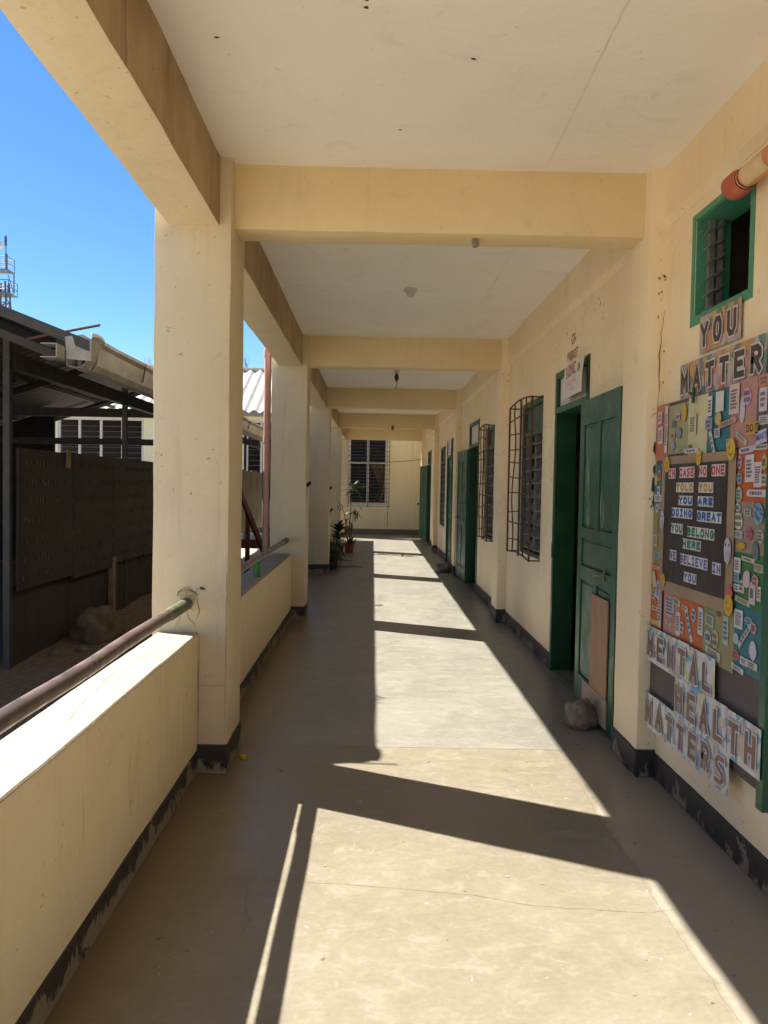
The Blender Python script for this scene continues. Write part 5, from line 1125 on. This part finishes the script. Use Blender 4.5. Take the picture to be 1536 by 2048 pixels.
# ---------------------------------------------------------------- telecom mast and bare tree
mx, my = -28.6, 60.0
mt_ = thing('telecom_mast', 'distant lattice telecom mast with dish and antennas above the shed roof', 'mast', (mx, my, -0.2))
def legw(z): return 1.1-0.8*min(1, z/16)
for sx in (-1, 1):
    for sy in (-1, 1): obj('leg', tube(nb(), [(mx+sx*legw(0), my+sy*legw(0), -0.3), (mx+sx*legw(16), my+sy*legw(16), 16.6)], 0.07, 6), MAST, mt_)
bm = nb()
for k in range(16):
    z0, z1 = k, k+1
    for sx, sy, ex, ey in ((-1, -1, 1, -1), (1, -1, 1, 1), (1, 1, -1, 1), (-1, 1, -1, -1)):
        tube(bm, [(mx+sx*legw(z0), my+sy*legw(z0), z0), (mx+ex*legw(z1), my+ey*legw(z1), z1)], 0.04, 4); tube(bm, [(mx+sx*legw(z1), my+sy*legw(z1), z1), (mx+ex*legw(z1), my+ey*legw(z1), z1)], 0.04, 4)
obj('lattice', bm, MAST, mt_)
for (z, r) in ((15.6, 0.75), (17.4, 0.6)):
    bm = nb(); box(bm, mx-r, mx+r, my-r, my+r, z, z+0.06)
    obj('platform', bm, MAST, mt_)
    bm = nb()
    for sx in (-1, 0, 1):
        for sy in (-1, 1): tube(bm, [(mx+sx*r, my+sy*r, z), (mx+sx*r, my+sy*r, z+1.0)], 0.03, 4)
    for hz in (0.5, 1.0):
        P = [(mx-r, my-r, z+hz), (mx+r, my-r, z+hz), (mx+r, my+r, z+hz), (mx-r, my+r, z+hz), (mx-r, my-r, z+hz)]
        for a, b in zip(P, P[1:]): tube(bm, [a, b], 0.03, 4)
    obj('guard_rail', bm, MAST, mt_)
bm = nb(); tube(bm, [(mx+0.7, my-0.7, 15.4), (mx+1.15, my-0.7, 15.6), (mx+1.15, my-0.7, 17.0), (mx+0.7, my-0.7, 17.2)], 0.05, 5); tube(bm, [(mx+0.7, my-0.7, 17.0), (mx+1.1, my-0.7, 15.7)], 0.03, 4); obj('antenna_bracket', bm, MAST, mt_)
obj('whip_mast', tube(nb(), [(mx+0.5, my-0.6, 17.4), (mx+0.5, my-0.6, 20.0)], [0.05, 0.03], 6), MAST, mt_)
obj('whip_mast', tube(nb(), [(mx-0.1, my-0.8, 17.4), (mx-0.1, my-0.8, 19.6)], [0.05, 0.04], 6), MAST, mt_)
bm = lathe(nb(), [(0.05, 0), (0.35, 0.08), (0.40, 0.25), (0.38, 0.40)], (0, 0, 0), 14); bmesh.ops.rotate(bm, verts=bm.verts, cent=(0, 0, 0), matrix=Matrix.Rotation(math.radians(80), 3, 'X')); bmesh.ops.translate(bm, verts=bm.verts, vec=(mx+0.15, my-1.0, 19.0))
obj('dish', bm, WHITE, mt_, 50)
for (dx, z) in ((0.6, 19.4), (0.65, 18.1)): obj('panel_antenna', box(nb(), mx+dx-0.08, mx+dx+0.08, my-0.9, my-0.8, z-0.3, z+0.4), MAST, mt_)
def branch(bm, p, d, l, r, depth, rnd):
    n = 4; P = [p]; q = Vector(p); dd = d.copy()
    for k in range(n):
        dd = (dd+Vector((rnd.uniform(-1, 1), rnd.uniform(-1, 1), rnd.uniform(-0.4, 0.7)))*0.13).normalized(); q = q+dd*l/n; P.append(q.copy())
    tube(bm, P, [r*(1-0.45*k/n) for k in range(n+1)], 6 if depth > 2 else 4)
    if depth == 0: return
    for k in range(rnd.choice((2, 3, 3))):
        a = rnd.uniform(0, 6.28); nd = (dd+Vector((math.cos(a), math.sin(a), 0.35))*rnd.uniform(0.45, 0.8)).normalized()
        branch(bm, P[rnd.choice((2, 3, 4, 4))], nd, l*rnd.uniform(0.6, 0.8), r*0.52, depth-1, rnd)
tt = thing('bare_tree', 'leafless tree whose twigs rise above the grey corrugated roof', 'tree', (-5.2, 33, -0.2))
bm = nb(); tube(bm, [(-5.2, 33, -0.3), (-5.15, 33, 1.2), (-5.22, 33, 2.6)], [0.2, 0.16, 0.14], 8); obj('trunk', bm, BARK, tt, 60)
bm = nb(); rnd = random.Random(5)
for k in range(4):
    a = k*1.6; branch(bm, Vector((-5.22, 33, 2.5)), Vector((math.cos(a)*0.55, math.sin(a)*0.55, 1)).normalized(), 1.7, 0.09, 4, rnd)
obj('crown', bm, BARK, tt)

# ---------------------------------------------------------------- potted plants
def blade_mesh(name, l, w_, bend, fold=0.25):
    bm = nb(); n = 6; L = []
    for k in range(n+1):
        f = k/n; wd = w_*(math.sin(math.pi*min(1, f*0.92+0.08))**0.7)*0.5; x = l*math.sin(f*bend)/bend if bend else l*f; z = -l*(1-math.cos(f*bend))/bend if bend else 0
        L.append((bm.verts.new((x, wd, z+wd*fold)), bm.verts.new((x, 0, z)), bm.verts.new((x, -wd, z+wd*fold))))
    for A, B in zip(L, L[1:]):
        bm.faces.new((A[0], A[1], B[1], B[0])); bm.faces.new((A[1], A[2], B[2], B[1]))
    solid(bm, geom=bm.faces[:], thickness=0.0012)
    me = bpy.data.meshes.new(name); bm.to_mesh(me); bm.free(); return me
def put_leaf(me, mat, t, p, az, el, s=1.0, roll=0.0):
    o = link('leaf', me, None, t)
    if not me.materials: me.materials.append(mat)
    o.matrix_local = Matrix.Translation(Vector(p)-ORG[t]) @ Matrix.Rotation(az, 4, 'Z') @ Matrix.Rotation(-el, 4, 'Y') @ Matrix.Rotation(roll, 4, 'X') @ Matrix.Diagonal((s, s, s, 1))
    return o
def pot(t, c, r, h_, mat):
    bm = lathe(nb(), [(r*0.72, 0), (r*0.95, h_*0.88), (r*1.06, h_*0.88), (r*1.06, h_), (r*0.92, h_), (r*0.88, h_*0.9)], c, 20); obj('pot', bm, mat, t, 40)
    bm = lathe(nb(), [(r*0.87, h_*0.86), (r*0.3, h_*0.92)], c, 16); obj('soil', bm, SOIL, t)
# tall lanky plant in the terracotta pot
c = (-0.50, 17.05, 0.001); rnd = random.Random(3)
t = thing('potted_plant', 'tall lanky plant with spiky leaf tufts in a red terracotta pot by the fourth column', 'plant', c)
pot(t, c, 0.12, 0.21, TERRA)
L1 = blade_mesh('leaf', 0.36, 0.050, 0.9); L2 = blade_mesh('leaf', 0.26, 0.07, 0.6); L3 = blade_mesh('leaf', 0.26, 0.034, 1.2)
L1.materials.append(LEAF); L2.materials.append(LEAFY); L3.materials.append(LEAFD)
P = [Vector((c[0]+0.01, c[1], 0.17)), Vector((c[0]-0.0, c[1], 0.6)), Vector((c[0]+0.02, c[1], 1.05)), Vector((c[0]+0.06, c[1], 1.42))]
obj('stem', tube(nb(), P, [0.016, 0.014, 0.011, 0.008], 8), STEM, t, 60)
P2 = [Vector((c[0]-0.03, c[1], 0.17)), Vector((c[0]-0.08, c[1], 0.6)), Vector((c[0]-0.13, c[1], 0.9)), Vector((c[0]-0.27, c[1], 1.18))]
obj('stem', tube(nb(), P2, [0.012, 0.010, 0.008, 0.005], 8), STEM, t, 60)
P3 = [Vector((c[0]+0.03, c[1], 0.17)), Vector((c[0]+0.05, c[1], 0.6)), Vector((c[0]+0.10, c[1], 0.98))]
obj('stem', tube(nb(), P3, [0.010, 0.008, 0.005], 8), STEM, t, 60)
for k in range(15): put_leaf(L1, LEAF, t, P[3]+Vector((0, 0, -0.05*rnd.random())), k*2.4, rnd.uniform(-0.5, 1.2), rnd.uniform(0.7, 1.1))
for k in range(16): put_leaf(L3, LEAFD, t, P3[2]+Vector((rnd.uniform(-0.02, 0.06), 0, rnd.uniform(-0.3, 0.08))), k*2.4, rnd.uniform(-0.8, 0.8), rnd.uniform(0.6, 1.0))
for k in range(8): put_leaf(L3, LEAFD, t, P2[2].lerp(P2[3], rnd.random()), k*2.4, rnd.uniform(-0.3, 1.0), rnd.uniform(0.5, 0.8))
for k in range(26): put_leaf(L2, LEAFY, t, (c[0]+rnd.uniform(-0.12, 0.06), c[1]+rnd.uniform(-0.06, 0.06), rnd.uniform(0.3, 0.92)), rnd.uniform(0, 6.28), rnd.uniform(0.2, 1.4), rnd.uniform(0.5, 0.9))
for k in range(22): put_leaf(L1, LEAF, t, (c[0]+rnd.uniform(-0.05, 0.09), c[1]+rnd.uniform(-0.06, 0.06), 0.19), rnd.uniform(0, 6.28), rnd.uniform(0.6, 1.35), rnd.uniform(0.5, 1.0))
# dark leaved plant behind it
c = (-0.72, 16.75, 0.001)
t = thing('potted_plant', 'dark purple leaved plant in a black pot beside the terracotta pot', 'plant', c)
pot(t, c, 0.12, 0.22, BLKPOT)
L4 = blade_mesh('leaf', 0.30, 0.11, 0.5); L4.materials.append(LEAFD)
obj('stem', tube(nb(), [(c[0], c[1], 0.18), (c[0]-0.02, c[1], 0.62)], [0.012, 0.006], 8), STEM, t, 60)
for k in range(34): put_leaf(L4, LEAFD, t, (c[0]-0.02, c[1], 0.22+0.40*k/34), k*2.4, rnd.uniform(0.1, 1.0), rnd.uniform(0.6, 1.05))
# low green bush at the foot of the third column
for (c, hgt, lab, n) in (((-0.70, 13.85, 0.001), 0.45, 'low bushy green plant in a black pot beside the third column', 90), ((-0.78, 14.6, 0.001), 0.42, 'low yellowish plant in a black pot behind the bushy one', 60)):
    t = thing('potted_plant', lab, 'plant', c)
    pot(t, c, 0.11, 0.20, BLKPOT)
    bm = nb(); rnd = random.Random(int(n))
    for k in range(5): tube(bm, [(c[0], c[1], 0.15), (c[0]+rnd.uniform(-0.1, 0.1), c[1]+rnd.uniform(-0.1, 0.1), 0.5)], [0.007, 0.004], 5)
    obj('stems', bm, STEM, t)
    L5 = blade_mesh('leaf', 0.24, 0.042, 0.8); L5.materials.append(LEAF if n > 70 else LEAFY)
    for k in range(n): put_leaf(L5, LEAF, t, (c[0]+rnd.uniform(-0.10, 0.13), c[1]+rnd.uniform(-0.12, 0.12), rnd.uniform(0.12, hgt+0.05)), rnd.uniform(0, 6.28), rnd.uniform(-0.6, 1.2), rnd.uniform(0.7, 1.1))
# dried sprigs tied on the columns
for (x, y, z, lab) in ((-0.722, YC[3]+0.1, 1.44, 'small dried dark flower tied to the third column'), (-0.72, YC[3]+0.30, 1.06, 'dried brown seed head hanging low on the third column'), (-0.722, YC[2]+0.12, 1.50, 'tiny dried sprig tied to the second column')):
    t = thing('dried_sprig', lab, 'sprig', (x, y, z))
    bm = nb()
    for k in range(9):
        a = k*2.4; tube(bm, [(x-0.012, y, z), (x+0.012+0.02*math.cos(a), y+0.03*math.sin(a), z+0.03*math.cos(a*1.7))], [0.006, 0.009], 5)
    obj('flower_head', bm, LEAFD, t); obj('stalk', tube(nb(), [(x-0.013, y, z), (x-0.008, y, z-0.12)], 0.003, 5), STEM, t)

# ---------------------------------------------------------------- small things
tag(obj('door_stone', rock((1.335, 4.80, 0.0), (0.104, 0.108, 0.118), 2.6, 0.24), STONE, None, 60), 'round brown river stone propping the first green door open', 'stone')
tag(obj('flat_stone', rock((1.27, 13.55, 0.0), (0.16, 0.20, 0.10), 6.0, 0.2), STONE2, None, 60), 'flat dark grey stone lying at the foot of the pilaster by the second door', 'stone')
bm = lathe(nb(), [(0.016, 0), (0.018, 0.003), (0.018, 0.016), (0.015, 0.019), (0.009, 0.019), (0.009, 0.012)], (-0.68, 4.158, 0.0015), 18); tag(obj('bottle_cap', bm, YEL, None, 40), 'small yellow bottle cap on the floor by the nearest column', 'bottle cap')
t = thing('lamp_holder', 'white ceramic lamp holder without a bulb on the ceiling of the second bay', 'lamp holder', (0.29, 6.46, ZC))
bm = lathe(nb(), [(0.055, -0.001), (0.055, -0.02), (0.032, -0.03), (0.030, -0.065), (0.022, -0.067)], (0.29, 6.46, ZC), 20); obj('base', bm, CERAM, t, 40)
t = thing('hanging_ornament', 'dark bulb and paper scrap hanging from a lamp holder beyond the second beam', 'ornament', (0.31, 10.9, ZC))
bm = lathe(nb(), [(0.05, -0.001), (0.05, -0.02), (0.028, -0.03), (0.028, -0.06)], (0.31, 10.9, ZC), 16); obj('base', bm, CERAM, t, 40)
bm = lathe(nb(), [(0.015, -0.06), (0.03, -0.10), (0.032, -0.13), (0.012, -0.17)], (0.31, 10.9, ZC), 12); obj('bulb', bm, BLACKM, t, 50)
bm = nb(); ribbon(bm, [(0.31, 10.9, ZC-0.16), (0.325, 10.9, ZC-0.20), (0.30, 10.9, ZC-0.28)], 0.05, (0, -1, 0), 0.006, 5); solid(bm, geom=bm.faces[:], thickness=0.002); obj('paper_scrap', bm, flat((0.30, 0.28, 0.22)), t)
bm = rbox(0.40, 0.46, YC[4]+0.07, YC[4]+0.082, ZB-0.04, ZB+0.06, 0.001); tag(obj('red_tag', bm, REDT), 'small red paper tag hanging on the far ceiling beam', 'tag')
bm = rock((0.52, YC[1]+0.16, ZB-0.040), (0.018, 0.02, 0.045), 3.0, 0.5, 3); tag(obj('wasp_nest', bm, flat((0.28, 0.21, 0.15)), None, 60), 'small mud wasp nest under the nearest ceiling beam', 'nest')
